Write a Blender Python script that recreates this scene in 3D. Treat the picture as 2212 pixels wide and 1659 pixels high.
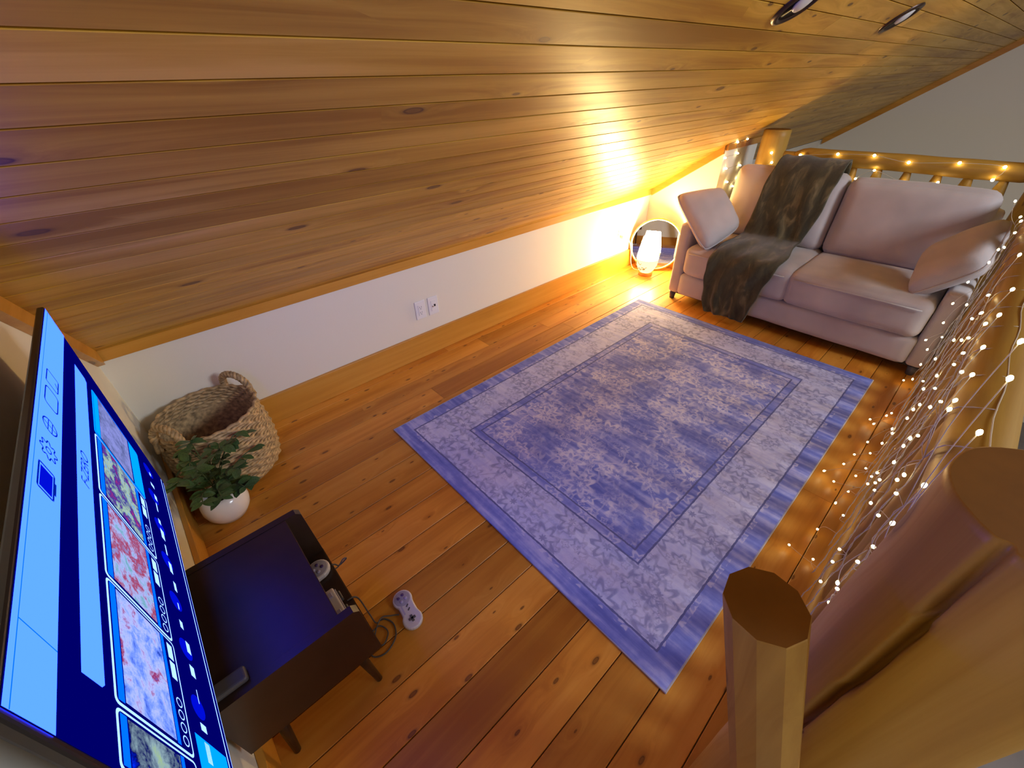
import bpy, bmesh, math, random
from mathutils import Vector, Matrix, Euler, noise
random.seed(7)
for o in list(bpy.data.objects): bpy.data.objects.remove(o)
SC = bpy.context.scene
COL = SC.collection

# ------------------------------------------------------------------ camera (photo taken as 2212x1659)
CAM_H = 1.42
F_PX, CXP, CYP = 897.16, 1106.0, 829.5
RX = (0.73687, -0.41401, 0.53443)      # world X in camera axes (right, down, forward)
RY = (-0.67554, -0.42078, 0.60547)     # world Y
RZ = (-0.02579, -0.80718, -0.58974)    # world Z
CAMP = Vector((0, 0, CAM_H))
def ray(px, py):
    c = ((px - CXP) / F_PX, (py - CYP) / F_PX, 1.0)
    return Vector([sum(a * b for a, b in zip(r, c)) for r in (RX, RY, RZ)])
def on_z(p, z=0.0):
    d = ray(*p); return CAMP + d * ((z - CAM_H) / d.z)
def on_y(p, y):
    d = ray(*p); return CAMP + d * (y / d.y)
def on_x(p, x):
    d = ray(*p); return CAMP + d * (x / d.x)

cd = bpy.data.cameras.new('camera'); cam = bpy.data.objects.new('camera', cd); COL.objects.link(cam)
cd.sensor_width = 36; cd.lens = 36 * F_PX / 2212; cd.clip_start = 0.02
m = Matrix(((RX[0], -RX[1], -RX[2]), (RY[0], -RY[1], -RY[2]), (RZ[0], -RZ[1], -RZ[2])))
cam.matrix_world = Matrix.Translation(CAMP) @ m.to_4x4()
SC.camera = cam

# ------------------------------------------------------------------ world, room lights, exposure
w = bpy.data.worlds.new('night'); SC.world = w; w.use_nodes = True
w.node_tree.nodes['Background'].inputs[0].default_value = (0.9, 0.75, 0.5, 1)
w.node_tree.nodes['Background'].inputs[1].default_value = 0.01
def point_lamp(name, loc, power, col, radius):
    l = bpy.data.lights.new(name, 'POINT'); l.energy = power; l.color = col; l.shadow_soft_size = radius
    o = bpy.data.objects.new(name, l); COL.objects.link(o); o.location = loc; return o
point_lamp('great_room_lamp_offscreen', (0.9, -3.2, 0.4), 22, (1, 0.74, 0.42), 0.2)
# added cool fill light from the open side, at a made-up skylight
al = bpy.data.lights.new('cool_fill_offscreen', 'AREA'); al.shape = 'RECTANGLE'; al.size = 1.3; al.size_y = 1.0; al.energy = 100; al.color = (0.8, 0.87, 1.0)
ao = bpy.data.objects.new('cool_fill_offscreen', al); COL.objects.link(ao)
SKY = Vector((2.5, -3.1, 2.56)); ao.location = SKY; ao.rotation_euler = (math.atan(2 / 3), 0, 0)
SC.view_settings.view_transform = 'Standard'; SC.view_settings.look = 'None'
SC.view_settings.gamma = 1; SC.view_settings.use_curve_mapping = False
SC.view_settings.exposure = 0.5

# ------------------------------------------------------------------ object helpers
def link(o, parent=None):
    COL.objects.link(o)
    if parent is not None: o.parent = parent
    return o
def mobj(name, verts, faces, mat, parent=None, smooth=False, loc=(0, 0, 0), rot=(0, 0, 0)):
    me = bpy.data.meshes.new(name); me.from_pydata([tuple(v) for v in verts], [], faces); me.update()
    if smooth: me.polygons.foreach_set('use_smooth', [True] * len(me.polygons))
    if mat: me.materials.append(mat)
    o = bpy.data.objects.new(name, me); o.location = loc; o.rotation_euler = rot
    return link(o, parent)
def bobj(name, bm, mat, parent=None, smooth=False, loc=(0, 0, 0), rot=(0, 0, 0)):
    bmesh.ops.recalc_face_normals(bm, faces=bm.faces)
    me = bpy.data.meshes.new(name); bm.to_mesh(me); bm.free()
    if smooth: me.polygons.foreach_set('use_smooth', [True] * len(me.polygons))
    if mat: me.materials.append(mat)
    o = bpy.data.objects.new(name, me); o.location = loc; o.rotation_euler = rot
    return link(o, parent)
def thing(name, label, cat, loc=(0, 0, 0), rot=(0, 0, 0), group=None):
    o = bpy.data.objects.new(name, None); o.empty_display_size = 0.05
    o.location = loc; o.rotation_euler = rot; link(o)
    return tag(o, label, cat, group)
def tag(o, label, cat, group=None):
    o['label'] = label; o['category'] = cat
    if group: o['group'] = group
    return o
def struct(o, label=None):
    o['kind'] = 'structure'
    if label: o['label'] = label
    return o
def box_bm(x0, x1, y0, y1, z0, z1, bevel=0.0, seg=2, bm=None):
    own = bm is None
    if own: bm = bmesh.new()
    r = bmesh.ops.create_cube(bm, size=1)
    vs = r['verts']
    for v in vs:
        v.co = Vector(((x0 + x1) / 2 + v.co.x * (x1 - x0), (y0 + y1) / 2 + v.co.y * (y1 - y0), (z0 + z1) / 2 + v.co.z * (z1 - z0)))
    if bevel:
        es = list({e for v in vs for e in v.link_edges})
        bmesh.ops.bevel(bm, geom=es, offset=bevel, segments=seg, affect='EDGES', profile=0.5)
    return bm
def box(name, x0, x1, y0, y1, z0, z1, mat, parent=None, bevel=0.0, seg=2, **k):
    return bobj(name, box_bm(x0, x1, y0, y1, z0, z1, bevel, seg), mat, parent, smooth=False, **k)
def prism(name, poly, axis, a0, a1, mat, parent=None):
    # poly is a list of 2D points; axis 'x' -> (y,z), 'y' -> (x,z), 'z' -> (x,y)
    def p3(p, a):
        return {'x': (a, p[0], p[1]), 'y': (p[0], a, p[1]), 'z': (p[0], p[1], a)}[axis]
    n = len(poly); vs = [p3(p, a0) for p in poly] + [p3(p, a1) for p in poly]
    fs = [tuple(range(n)), tuple(range(2 * n - 1, n - 1, -1))] + [(i, i + n, (i + 1) % n + n, (i + 1) % n) for i in range(n)]
    bm = bmesh.new(); bv = [bm.verts.new(v) for v in vs]
    for f in fs: bm.faces.new([bv[i] for i in f])
    return bobj(name, bm, mat, parent)
def lathe(name, prof, mat, parent=None, seg=32, smooth=True, loc=(0, 0, 0), rot=(0, 0, 0), cap=True):
    vs = []; fs = []
    for r, z in prof:
        for k in range(seg):
            a = 2 * math.pi * k / seg; vs.append((r * math.cos(a), r * math.sin(a), z))
    for i in range(len(prof) - 1):
        for k in range(seg):
            k2 = (k + 1) % seg; fs.append((i * seg + k, i * seg + k2, (i + 1) * seg + k2, (i + 1) * seg + k))
    if cap:
        fs.append(tuple(reversed(range(seg)))); fs.append(tuple(range((len(prof) - 1) * seg, len(prof) * seg)))
    o = mobj(name, vs, fs, mat, parent, smooth, loc, rot); return o
def tube_geo(pts, rad, seg=8, closed=False):
    pts = [Vector(p) for p in pts]; n = len(pts); vs = []; fs = []
    rad = rad if isinstance(rad, (list, tuple)) else [rad] * n
    tang = []
    for i in range(n):
        a = pts[(i - 1) % n] if (closed or i > 0) else pts[0]; b = pts[(i + 1) % n] if (closed or i < n - 1) else pts[-1]
        t = (b - a); tang.append(t.normalized() if t.length > 1e-9 else Vector((0, 0, 1)))
    up = Vector((0, 0, 1)) if abs(tang[0].z) < 0.9 else Vector((1, 0, 0))
    u = tang[0].cross(up).normalized()
    for i in range(n):
        u = (u - tang[i] * u.dot(tang[i])).normalized(); v = tang[i].cross(u)
        for k in range(seg):
            a = 2 * math.pi * k / seg; vs.append(pts[i] + (u * math.cos(a) + v * math.sin(a)) * rad[i])
    for i in range(n if closed else n - 1):
        j = (i + 1) % n
        for k in range(seg):
            k2 = (k + 1) % seg; fs.append((i * seg + k, i * seg + k2, j * seg + k2, j * seg + k))
    if not closed:
        fs.append(tuple(reversed(range(seg)))); fs.append(tuple(range((n - 1) * seg, n * seg)))
    return vs, fs
def tube(name, pts, rad, mat, parent=None, seg=8, closed=False, smooth=True):
    vs, fs = tube_geo(pts, rad, seg, closed); return mobj(name, vs, fs, mat, parent, smooth)
def tubes(name, lst, mat, parent=None, seg=5):
    V = []; Fc = []
    for pts, rad in lst:
        vs, fs = tube_geo(pts, rad, seg); o = len(V); V += vs; Fc += [tuple(i + o for i in f) for f in fs]
    return mobj(name, V, Fc, mat, parent, True)
def smooth_path(pts, n=8):
    pts = [Vector(p) for p in pts]; out = []
    for i in range(len(pts) - 1):
        p0 = pts[max(i - 1, 0)]; p1 = pts[i]; p2 = pts[i + 1]; p3 = pts[min(i + 2, len(pts) - 1)]
        for k in range(n):
            t = k / n
            out.append(0.5 * ((2 * p1) + (p2 - p0) * t + (2 * p0 - 5 * p1 + 4 * p2 - p3) * t * t + (3 * p1 - p0 - 3 * p2 + p3) * t ** 3))
    out.append(pts[-1]); return out
def cushion_bm(sx, sy, sz, r=0.04, n=12, bulge=(0, 0, 0), seed=0, wob=0.004):
    bm = bmesh.new(); bmesh.ops.create_cube(bm, size=2)
    bmesh.ops.subdivide_edges(bm, edges=bm.edges[:], cuts=n, use_grid_fill=True)
    h = Vector((sx / 2, sy / 2, sz / 2))
    for v in bm.verts:
        u = v.co.copy()
        # denser samples near the edges
        e = Vector([math.copysign(1 - (1 - abs(c)) ** 1.5, c) if abs(c) < 1 else c for c in u])
        p = Vector((e.x * h.x, e.y * h.y, e.z * h.z))
        q = Vector([max(-(h[i] - r), min(h[i] - r, p[i])) for i in range(3)])
        d = p - q
        p = q + d.normalized() * r if d.length > 1e-9 else p
        for i in range(3):
            j, k = (i + 1) % 3, (i + 2) % 3
            p[i] += math.copysign(bulge[i], u[i]) * abs(u[i]) * (1 - u[j] ** 2) * (1 - u[k] ** 2)
        nz = noise.noise_vector(p * 7 + Vector((seed * 3.1, seed, 0))); p += nz * wob
        v.co = p
    return bm
def instance(o, name, parent, mw):
    c = o.copy(); c.name = name; COL.objects.link(c); c.parent = parent; c.matrix_local = mw; return c

# ------------------------------------------------------------------ materials
def new_mat(name):
    mt = bpy.data.materials.new(name); mt.use_nodes = True; nt = mt.node_tree
    return mt, nt, nt.nodes['Principled BSDF']
def N(nt, t, **k):
    n = nt.nodes.new(t)
    for a, b in k.items(): setattr(n, a, b)
    return n
def ramp(nt, stops, interp='LINEAR'):
    n = N(nt, 'ShaderNodeValToRGB'); n.color_ramp.interpolation = interp
    el = n.color_ramp.elements
    while len(el) < len(stops): el.new(0.5)
    for e, (p, c) in zip(el, stops): e.position = p; e.color = (*c, 1) if len(c) == 3 else c
    return n
def plain(name, col, rough=0.5, metal=0.0, spec=0.5, emit=None, strength=0.0, bump=0.0, bscale=200, trans=0.0, var=0.0):
    mt, nt, b = new_mat(name)
    b.inputs['Base Color'].default_value = (*col, 1); b.inputs['Roughness'].default_value = rough; b.inputs['Metallic'].default_value = metal
    b.inputs['Specular IOR Level'].default_value = spec
    if trans: b.inputs['Transmission Weight'].default_value = trans
    if emit: b.inputs['Emission Color'].default_value = (*emit, 1); b.inputs['Emission Strength'].default_value = strength
    if bump or var:
        tc = N(nt, 'ShaderNodeTexCoord'); nz = N(nt, 'ShaderNodeTexNoise'); nz.inputs['Scale'].default_value = bscale; nz.inputs['Detail'].default_value = 4
        nt.links.new(tc.outputs['Object'], nz.inputs['Vector'])
        if bump:
            bp = N(nt, 'ShaderNodeBump'); bp.inputs['Strength'].default_value = bump; bp.inputs['Distance'].default_value = 0.002
            nt.links.new(nz.outputs[0], bp.inputs['Height']); nt.links.new(bp.outputs[0], b.inputs['Normal'])
        if var:
            r = ramp(nt, [(0.3, tuple(c * (1 - var) for c in col)), (0.7, tuple(min(1, c * (1 + var)) for c in col))])
            nt.links.new(nz.outputs[0], r.inputs[0]); nt.links.new(r.outputs[0], b.inputs['Base Color'])
    return mt
def wood(name, light, mid, dark, knot=(0.10, 0.035, 0.01), rough=0.3, axis='x', kx=2.2, ky=7.0, kamt=0.5, ksize=0.1, gscale=1.0, vary=0.25, coat=0.0, con=1.0, spec=0.5):
    mt, nt, b = new_mat(name); L = nt.links.new
    tc = N(nt, 'ShaderNodeTexCoord'); oi = N(nt, 'ShaderNodeObjectInfo')
    mul = N(nt, 'ShaderNodeVectorMath', operation='SCALE'); mul.inputs[0].default_value = (37.0, 11.0, 5.0); L(oi.outputs['Random'], mul.inputs['Scale'])
    add = N(nt, 'ShaderNodeVectorMath', operation='ADD'); L(tc.outputs['Object'], add.inputs[0]); L(mul.outputs[0], add.inputs[1])
    src = add.outputs[0]
    if axis != 'x':   # bring the length of the piece onto x
        sp = N(nt, 'ShaderNodeSeparateXYZ'); cb = N(nt, 'ShaderNodeCombineXYZ'); L(src, sp.inputs[0])
        L(sp.outputs['Z' if axis == 'z' else 'Y'], cb.inputs['X'])
        L(sp.outputs['X'], cb.inputs['Y']); L(sp.outputs['Y' if axis == 'z' else 'Z'], cb.inputs['Z'])
        if axis == 'z':
            a2 = N(nt, 'ShaderNodeMath', operation='ADD'); L(sp.outputs['X'], a2.inputs[0]); L(sp.outputs['Y'], a2.inputs[1]); L(a2.outputs[0], cb.inputs['Y'])
        src = cb.outputs[0]
    # knots
    mk = N(nt, 'ShaderNodeMapping'); mk.inputs['Scale'].default_value = (kx, ky, 0); L(src, mk.inputs[0])
    vo = N(nt, 'ShaderNodeTexVoronoi', voronoi_dimensions='2D'); vo.inputs['Scale'].default_value = 1; L(mk.outputs[0], vo.inputs['Vector'])
    sel = N(nt, 'ShaderNodeSeparateColor'); L(vo.outputs['Color'], sel.inputs[0])
    gate = N(nt, 'ShaderNodeMath', operation='LESS_THAN'); L(sel.outputs[0], gate.inputs[0]); gate.inputs[1].default_value = kamt
    sz = N(nt, 'ShaderNodeMath', operation='MULTIPLY_ADD'); L(sel.outputs[1], sz.inputs[0]); sz.inputs[1].default_value = ksize; sz.inputs[2].default_value = ksize * 0.35
    dv = N(nt, 'ShaderNodeMath', operation='DIVIDE'); L(vo.outputs['Distance'], dv.inputs[0]); L(sz.outputs[0], dv.inputs[1])
    kr = ramp(nt, [(0.0, (0.8,) * 3), (0.3, (0.75,) * 3), (0.42, (1,) * 3), (0.5, (0.55,) * 3), (0.7, (0.12,) * 3), (1, (0,) * 3)])
    hs = N(nt, 'ShaderNodeMath', operation='MULTIPLY'); L(dv.outputs[0], hs.inputs[0]); hs.inputs[1].default_value = 0.5; L(hs.outputs[0], kr.inputs[0])
    km = N(nt, 'ShaderNodeMath', operation='MULTIPLY'); L(kr.outputs[0], km.inputs[0]); L(gate.outputs[0], km.inputs[1])
    # grain swirls round the knots
    sw = N(nt, 'ShaderNodeMath', operation='SUBTRACT'); sw.inputs[0].default_value = 1.0; L(vo.outputs['Distance'], sw.inputs[1])
    pw = N(nt, 'ShaderNodeMath', operation='POWER'); L(sw.outputs[0], pw.inputs[0]); pw.inputs[1].default_value = 5
    sg = N(nt, 'ShaderNodeMath', operation='MULTIPLY'); L(pw.outputs[0], sg.inputs[0]); L(gate.outputs[0], sg.inputs[1])
    sx = N(nt, 'ShaderNodeMath', operation='MULTIPLY'); L(sg.outputs[0], sx.inputs[0]); sx.inputs[1].default_value = 0.05
    cmb = N(nt, 'ShaderNodeCombineXYZ'); L(sx.outputs[0], cmb.inputs['Y']); L(sx.outputs[0], cmb.inputs['Z'])
    a3 = N(nt, 'ShaderNodeVectorMath', operation='ADD'); L(src, a3.inputs[0]); L(cmb.outputs[0], a3.inputs[1])
    mg = N(nt, 'ShaderNodeMapping'); mg.inputs['Scale'].default_value = (1.3 * gscale, 34 * gscale, 34 * gscale); L(a3.outputs[0], mg.inputs[0])
    nz = N(nt, 'ShaderNodeTexNoise'); nz.inputs['Scale'].default_value = 1; nz.inputs['Detail'].default_value = 5; nz.inputs['Roughness'].default_value = 0.6; nz.inputs['Distortion'].default_value = 0.5
    L(mg.outputs[0], nz.inputs['Vector'])
    ml = N(nt, 'ShaderNodeMapping'); ml.inputs['Scale'].default_value = (0.8, 7, 7); L(a3.outputs[0], ml.inputs[0])
    n2 = N(nt, 'ShaderNodeTexNoise'); n2.inputs['Scale'].default_value = 1; n2.inputs['Detail'].default_value = 2; L(ml.outputs[0], n2.inputs['Vector'])
    mx = N(nt, 'ShaderNodeMath', operation='MULTIPLY_ADD'); L(n2.outputs[0], mx.inputs[0]); mx.inputs[1].default_value = 0.7
    hf = N(nt, 'ShaderNodeMath', operation='MULTIPLY'); L(nz.outputs[0], hf.inputs[0]); hf.inputs[1].default_value = 0.45; L(hf.outputs[0], mx.inputs[2])
    cr = ramp(nt, [(0.56 - 0.2 * con, light), (0.56, mid), (0.56 + 0.22 * con, dark)]); L(mx.outputs[0], cr.inputs[0])
    hsv = N(nt, 'ShaderNodeHueSaturation'); L(cr.outputs[0], hsv.inputs['Color'])
    mr = N(nt, 'ShaderNodeMapRange'); L(oi.outputs['Random'], mr.inputs['Value']); mr.inputs['To Min'].default_value = 1 - vary; mr.inputs['To Max'].default_value = 1 + vary * 0.6
    L(mr.outputs[0], hsv.inputs['Value'])
    mix = N(nt, 'ShaderNodeMix', data_type='RGBA'); L(km.outputs[0], mix.inputs['Factor']); L(hsv.outputs[0], mix.inputs['A']); mix.inputs['B'].default_value = (*knot, 1)
    L(mix.outputs['Result'], b.inputs['Base Color'])
    rr = N(nt, 'ShaderNodeMapRange'); L(nz.outputs[0], rr.inputs['Value']); rr.inputs['To Min'].default_value = rough * 0.8; rr.inputs['To Max'].default_value = rough * 1.3
    L(rr.outputs[0], b.inputs['Roughness']); b.inputs['Specular IOR Level'].default_value = spec
    bp = N(nt, 'ShaderNodeBump'); bp.inputs['Strength'].default_value = 0.25; bp.inputs['Distance'].default_value = 0.0012
    L(mx.outputs[0], bp.inputs['Height']); L(bp.outputs[0], b.inputs['Normal'])
    if coat: b.inputs['Coat Weight'].default_value = coat; b.inputs['Coat Roughness'].default_value = 0.22
    return mt

M = {}
M['ceil'] = wood('pine_ceiling', (0.68, 0.40, 0.06), (0.56, 0.31, 0.032), (0.38, 0.175, 0.014), rough=0.4, spec=0.4, kx=2.6, ky=6.5, kamt=0.6, ksize=0.055, vary=0.16, con=0.7)
M['floor'] = wood('pine_floor', (0.72, 0.34, 0.05), (0.64, 0.27, 0.03), (0.48, 0.17, 0.014), knot=(0.13, 0.04, 0.006), rough=0.4, con=0.75, kx=5.5, ky=14, kamt=0.5, ksize=0.06, vary=0.26)
M['trim'] = wood('pine_trim', (0.66, 0.34, 0.06), (0.58, 0.27, 0.035), (0.44, 0.18, 0.02), rough=0.32, kamt=0.15, ksize=0.05, vary=0.08)
M['trim_y'] = wood('pine_trim_across', (0.66, 0.34, 0.06), (0.58, 0.27, 0.035), (0.44, 0.18, 0.02), rough=0.32, axis='y', kamt=0.15, ksize=0.05, vary=0.08)
LOGC = ((0.46, 0.29, 0.06), (0.38, 0.215, 0.035), (0.27, 0.13, 0.018))
for ax in 'xyz':
    M['log_' + ax] = wood('peeled_log_' + ax, *LOGC, knot=(0.16, 0.07, 0.015), rough=0.45, spec=0.3, axis=ax, kx=3.2, ky=6, kamt=0.5, ksize=0.08, vary=0.12)
M['endgrain'] = plain('stained_end_grain', (0.2, 0.085, 0.012), 0.65, spec=0.2, var=0.12, bscale=18)
M['paint'] = plain('cream_wall_paint', (0.80, 0.77, 0.66), 0.7, bump=0.08, bscale=180, spec=0.25)
M['dark'] = plain('plywood_backing', (0.42, 0.24, 0.08), 0.8, var=0.1, bscale=6)
M['lowfloor'] = plain('lower_floor_grey', (0.2, 0.18, 0.17), 0.6, var=0.15, bscale=3)
M['white_plastic'] = plain('white_plastic', (0.82, 0.82, 0.82), 0.35)
M['grey_plastic'] = plain('light_grey_plastic', (0.55, 0.54, 0.57), 0.4, bump=0.05, bscale=600)
M['mid_grey'] = plain('mid_grey_plastic', (0.3, 0.29, 0.36), 0.45)
M['dark_grey'] = plain('dark_grey_plastic', (0.07, 0.07, 0.08), 0.45)
M['purple'] = plain('purple_button_plastic', (0.07, 0.04, 0.16), 0.35)
M['lilac'] = plain('lilac_button_plastic', (0.38, 0.36, 0.55), 0.35)
M['black'] = plain('black_plastic', (0.012, 0.012, 0.014), 0.3)
M['cabinet'] = plain('dark_walnut_cabinet', (0.028, 0.014, 0.009), 0.34, var=0.25, bscale=9)
M['metal'] = plain('brushed_nickel', (0.5, 0.5, 0.5), 0.25, metal=1)
M['bronze'] = plain('dark_bronze_trim', (0.06, 0.035, 0.025), 0.35, metal=0.6)
M['lens'] = plain('frosted_lens', (0.7, 0.7, 0.68), 0.3)
M['gold'] = plain('brass_mirror_frame', (0.75, 0.55, 0.2), 0.3, metal=0.8)
M['mirror'] = plain('mirror_glass', (0.9, 0.9, 0.92), 0.02, metal=1)
M['ceramic'] = plain('glossy_white_ceramic', (0.8, 0.77, 0.75), 0.15)
M['soil'] = plain('dark_soil', (0.02, 0.014, 0.01), 0.9, bump=0.6, bscale=120)
M['leaf'] = plain('green_leaf', (0.06, 0.12, 0.035), 0.4, var=0.4, bscale=14)
M['stem'] = plain('green_stem', (0.07, 0.1, 0.03), 0.6)
M['seagrass'] = plain('seagrass', (0.42, 0.29, 0.14), 0.6, var=0.5, bscale=55, bump=0.3)
M['basket_in'] = M['seagrass_dark'] = M['seagrass']
def fabric(name, col, scale=260, sheen=0.25):
    mt, nt, b = new_mat(name); L = nt.links.new
    tc = N(nt, 'ShaderNodeTexCoord'); nz = N(nt, 'ShaderNodeTexNoise'); nz.inputs['Scale'].default_value = scale; nz.inputs['Detail'].default_value = 3
    n2 = N(nt, 'ShaderNodeTexNoise'); n2.inputs['Scale'].default_value = 5
    L(tc.outputs['Object'], nz.inputs['Vector']); L(tc.outputs['Object'], n2.inputs['Vector'])
    r = ramp(nt, [(0.3, tuple(c * 0.86 for c in col)), (0.7, tuple(c * 1.1 for c in col))]); L(n2.outputs[0], r.inputs[0]); L(r.outputs[0], b.inputs['Base Color'])
    bp = N(nt, 'ShaderNodeBump'); bp.inputs['Strength'].default_value = 0.35; bp.inputs['Distance'].default_value = 0.0015; L(nz.outputs[0], bp.inputs['Height']); L(bp.outputs[0], b.inputs['Normal'])
    b.inputs['Roughness'].default_value = 0.9; b.inputs['Sheen Weight'].default_value = sheen; b.inputs['Specular IOR Level'].default_value = 0.15
    return mt
M['sofa'] = fabric('oatmeal_upholstery', (0.50, 0.45, 0.43))
M['sofa_under'] = plain('dust_cover', (0.03, 0.025, 0.02), 0.9)
def fur():
    mt, nt, b = new_mat('olive_faux_fur'); L = nt.links.new
    tc = N(nt, 'ShaderNodeTexCoord')
    mp = N(nt, 'ShaderNodeMapping'); mp.inputs['Scale'].default_value = (6, 16, 6); L(tc.outputs['Object'], mp.inputs[0])
    n1 = N(nt, 'ShaderNodeTexNoise'); n1.inputs['Scale'].default_value = 1; n1.inputs['Detail'].default_value = 6; n1.inputs['Distortion'].default_value = 1.2; L(mp.outputs[0], n1.inputs['Vector'])
    r = ramp(nt, [(0.35, (0.03, 0.027, 0.010)), (0.55, (0.06, 0.052, 0.02)), (0.68, (0.15, 0.122, 0.052)), (0.8, (0.24, 0.19, 0.1))]); L(n1.outputs[0], r.inputs[0]); L(r.outputs[0], b.inputs['Base Color'])
    n2 = N(nt, 'ShaderNodeTexNoise'); n2.inputs['Scale'].default_value = 340; L(tc.outputs['Object'], n2.inputs['Vector'])
    bp = N(nt, 'ShaderNodeBump'); bp.inputs['Strength'].default_value = 0.8; bp.inputs['Distance'].default_value = 0.004; L(n2.outputs[0], bp.inputs['Height']); L(bp.outputs[0], b.inputs['Normal'])
    b.inputs['Roughness'].default_value = 0.75; b.inputs['Sheen Weight'].default_value = 0.35; b.inputs['Sheen Roughness'].default_value = 0.4
    return mt
M['fur'] = fur()
def emis(name, col, strength=1.0):
    mt, nt, b = new_mat(name); nt.nodes.remove(b); e = N(nt, 'ShaderNodeEmission'); e.inputs[0].default_value = (*col, 1); e.inputs[1].default_value = strength
    nt.links.new(e.outputs[0], nt.nodes['Material Output'].inputs[0]); return mt
M['bulb'] = emis('warm_led', (1.0, 0.78, 0.36), 17)
M['wire'] = plain('clear_silver_wire', (0.55, 0.5, 0.42), 0.4)
M['shade'] = emis('glowing_lamp_shade', (1.0, 0.70, 0.29), 125)
M['bowl'] = emis('glowing_lamp_bowl', (1.0, 0.78, 0.36), 1.3)
M['twig'] = plain('lamp_lattice', (0.3, 0.22, 0.05), 0.5)
M['lamp_base'] = plain('orange_wood_base', (0.55, 0.2, 0.04), 0.4)
def rug_mat():
    mt, nt, b = new_mat('distressed_blue_rug'); L = nt.links.new
    def mth(op, a, c=None, d=None):
        n = N(nt, 'ShaderNodeMath', operation=op)
        for i, v in enumerate((a, c, d)):
            if v is None: continue
            if isinstance(v, (int, float)): n.inputs[i].default_value = v
            else: L(v, n.inputs[i])
        return n.outputs[0]
    tc = N(nt, 'ShaderNodeTexCoord'); O = tc.outputs['Object']
    sp = N(nt, 'ShaderNodeSeparateXYZ'); L(O, sp.inputs[0])
    ex = mth('SUBTRACT', RUG[0] / 2, mth('ABSOLUTE', sp.outputs[0])); ey = mth('SUBTRACT', RUG[1] / 2, mth('ABSOLUTE', sp.outputs[1]))
    e = mth('MINIMUM', ex, ey)
    def noise_(scale, detail=3, vec=None, dist=0.0):
        n = N(nt, 'ShaderNodeTexNoise'); n.inputs['Scale'].default_value = scale; n.inputs['Detail'].default_value = detail; n.inputs['Distortion'].default_value = dist
        L(vec or O, n.inputs['Vector']); return n
    def band(lo, hi):
        return mth('MULTIPLY', mth('GREATER_THAN', e, lo), mth('LESS_THAN', e, hi))
    wj = noise_(60, 2); ew = mth('ADD', e, mth('MULTIPLY', mth('SUBTRACT', wj.outputs[0], 0.5), 0.006))
    # floral rosettes
    def flowers(scale, size, petals, seed, keep):
        mp = N(nt, 'ShaderNodeMapping'); mp.inputs['Location'].default_value = (seed, seed * 0.7, 0); mp.inputs['Scale'].default_value = (scale, scale, 0); L(O, mp.inputs[0])
        v = N(nt, 'ShaderNodeTexVoronoi', voronoi_dimensions='2D'); v.inputs['Scale'].default_value = 1; v.inputs['Randomness'].default_value = 0.75; L(mp.outputs[0], v.inputs['Vector'])
        df = N(nt, 'ShaderNodeVectorMath', operation='SUBTRACT'); L(mp.outputs[0], df.inputs[0]); L(v.outputs['Position'], df.inputs[1])
        s2 = N(nt, 'ShaderNodeSeparateXYZ'); L(df.outputs[0], s2.inputs[0])
        ang = mth('ARCTAN2', s2.outputs[1], s2.outputs[0]); cs = N(nt, 'ShaderNodeSeparateColor'); L(v.outputs['Color'], cs.inputs[0])
        pet = mth('MULTIPLY_ADD', mth('SINE', mth('MULTIPLY_ADD', ang, petals, mth('MULTIPLY', cs.outputs[1], 6.28))), 0.3, 1.0)
        rad = mth('DIVIDE', v.outputs['Distance'], mth('MULTIPLY', pet, size))
        on = mth('LESS_THAN', cs.outputs[0], keep)
        ring = ramp(nt, [(0.0, (1,) * 3), (0.16, (1,) * 3), (0.22, (0.1,) * 3), (0.5, (0.25,) * 3), (0.62, (1,) * 3), (0.8, (0.9,) * 3), (0.95, (0,) * 3)]); L(rad, ring.inputs[0])
        return mth('MULTIPLY', ring.outputs[0], on)
    f_big = flowers(6.0, 0.4, 7, 3.3, 0.95); f_sm = flowers(11, 0.4, 5, 8.1, 0.75); f_xs = flowers(23, 0.4, 4, 1.7, 0.6)
    # vines
    dn = noise_(6, 3); dv = N(nt, 'ShaderNodeVectorMath', operation='MULTIPLY_ADD'); L(dn.outputs['Color'], dv.inputs[0]); dv.inputs[1].default_value = (0.09, 0.09, 0.09); L(O, dv.inputs[2])
    vv = N(nt, 'ShaderNodeTexVoronoi', voronoi_dimensions='2D', feature='DISTANCE_TO_EDGE'); vv.inputs['Scale'].default_value = 9; L(dv.outputs[0], vv.inputs['Vector'])
    vine = mth('LESS_THAN', vv.outputs['Distance'], 0.035)
    motif = mth('MAXIMUM', f_big, mth('MAXIMUM', mth('MAXIMUM', mth('MULTIPLY', f_sm, 0.9), mth('MULTIPLY', f_xs, 0.55)), mth('MULTIPLY', vine, 0.5)))
    # worn abrash streaks across the width
    ms = N(nt, 'ShaderNodeMapping'); ms.inputs['Scale'].default_value = (38, 3.5, 1); L(O, ms.inputs[0])
    st = noise_(1, 4, ms.outputs[0]); wear = noise_(4.5, 5); fine = noise_(110, 2); spk = noise_(38, 4)
    keepm = ramp(nt, [(0.38, (0.12,) * 3), (0.56, (1,) * 3)]); L(wear.outputs[0], keepm.inputs[0])
    sk = ramp(nt, [(0.4, (0.6,) * 3), (0.52, (1,) * 3)]); L(spk.outputs[0], sk.inputs[0])
    motif = mth('MULTIPLY', mth('MULTIPLY', motif, keepm.outputs[0]), sk.outputs[0])
    field = ramp(nt, [(0.38, (0.13, 0.17, 0.58)), (0.5, (0.22, 0.27, 0.70)), (0.62, (0.44, 0.48, 0.84))])
    fv = mth('ADD', mth('MULTIPLY', st.outputs[0], 0.55), mth('ADD', mth('MULTIPLY', wear.outputs[0], 0.3), mth('MULTIPLY', spk.outputs[0], 0.15))); L(fv, field.inputs[0])
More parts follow.
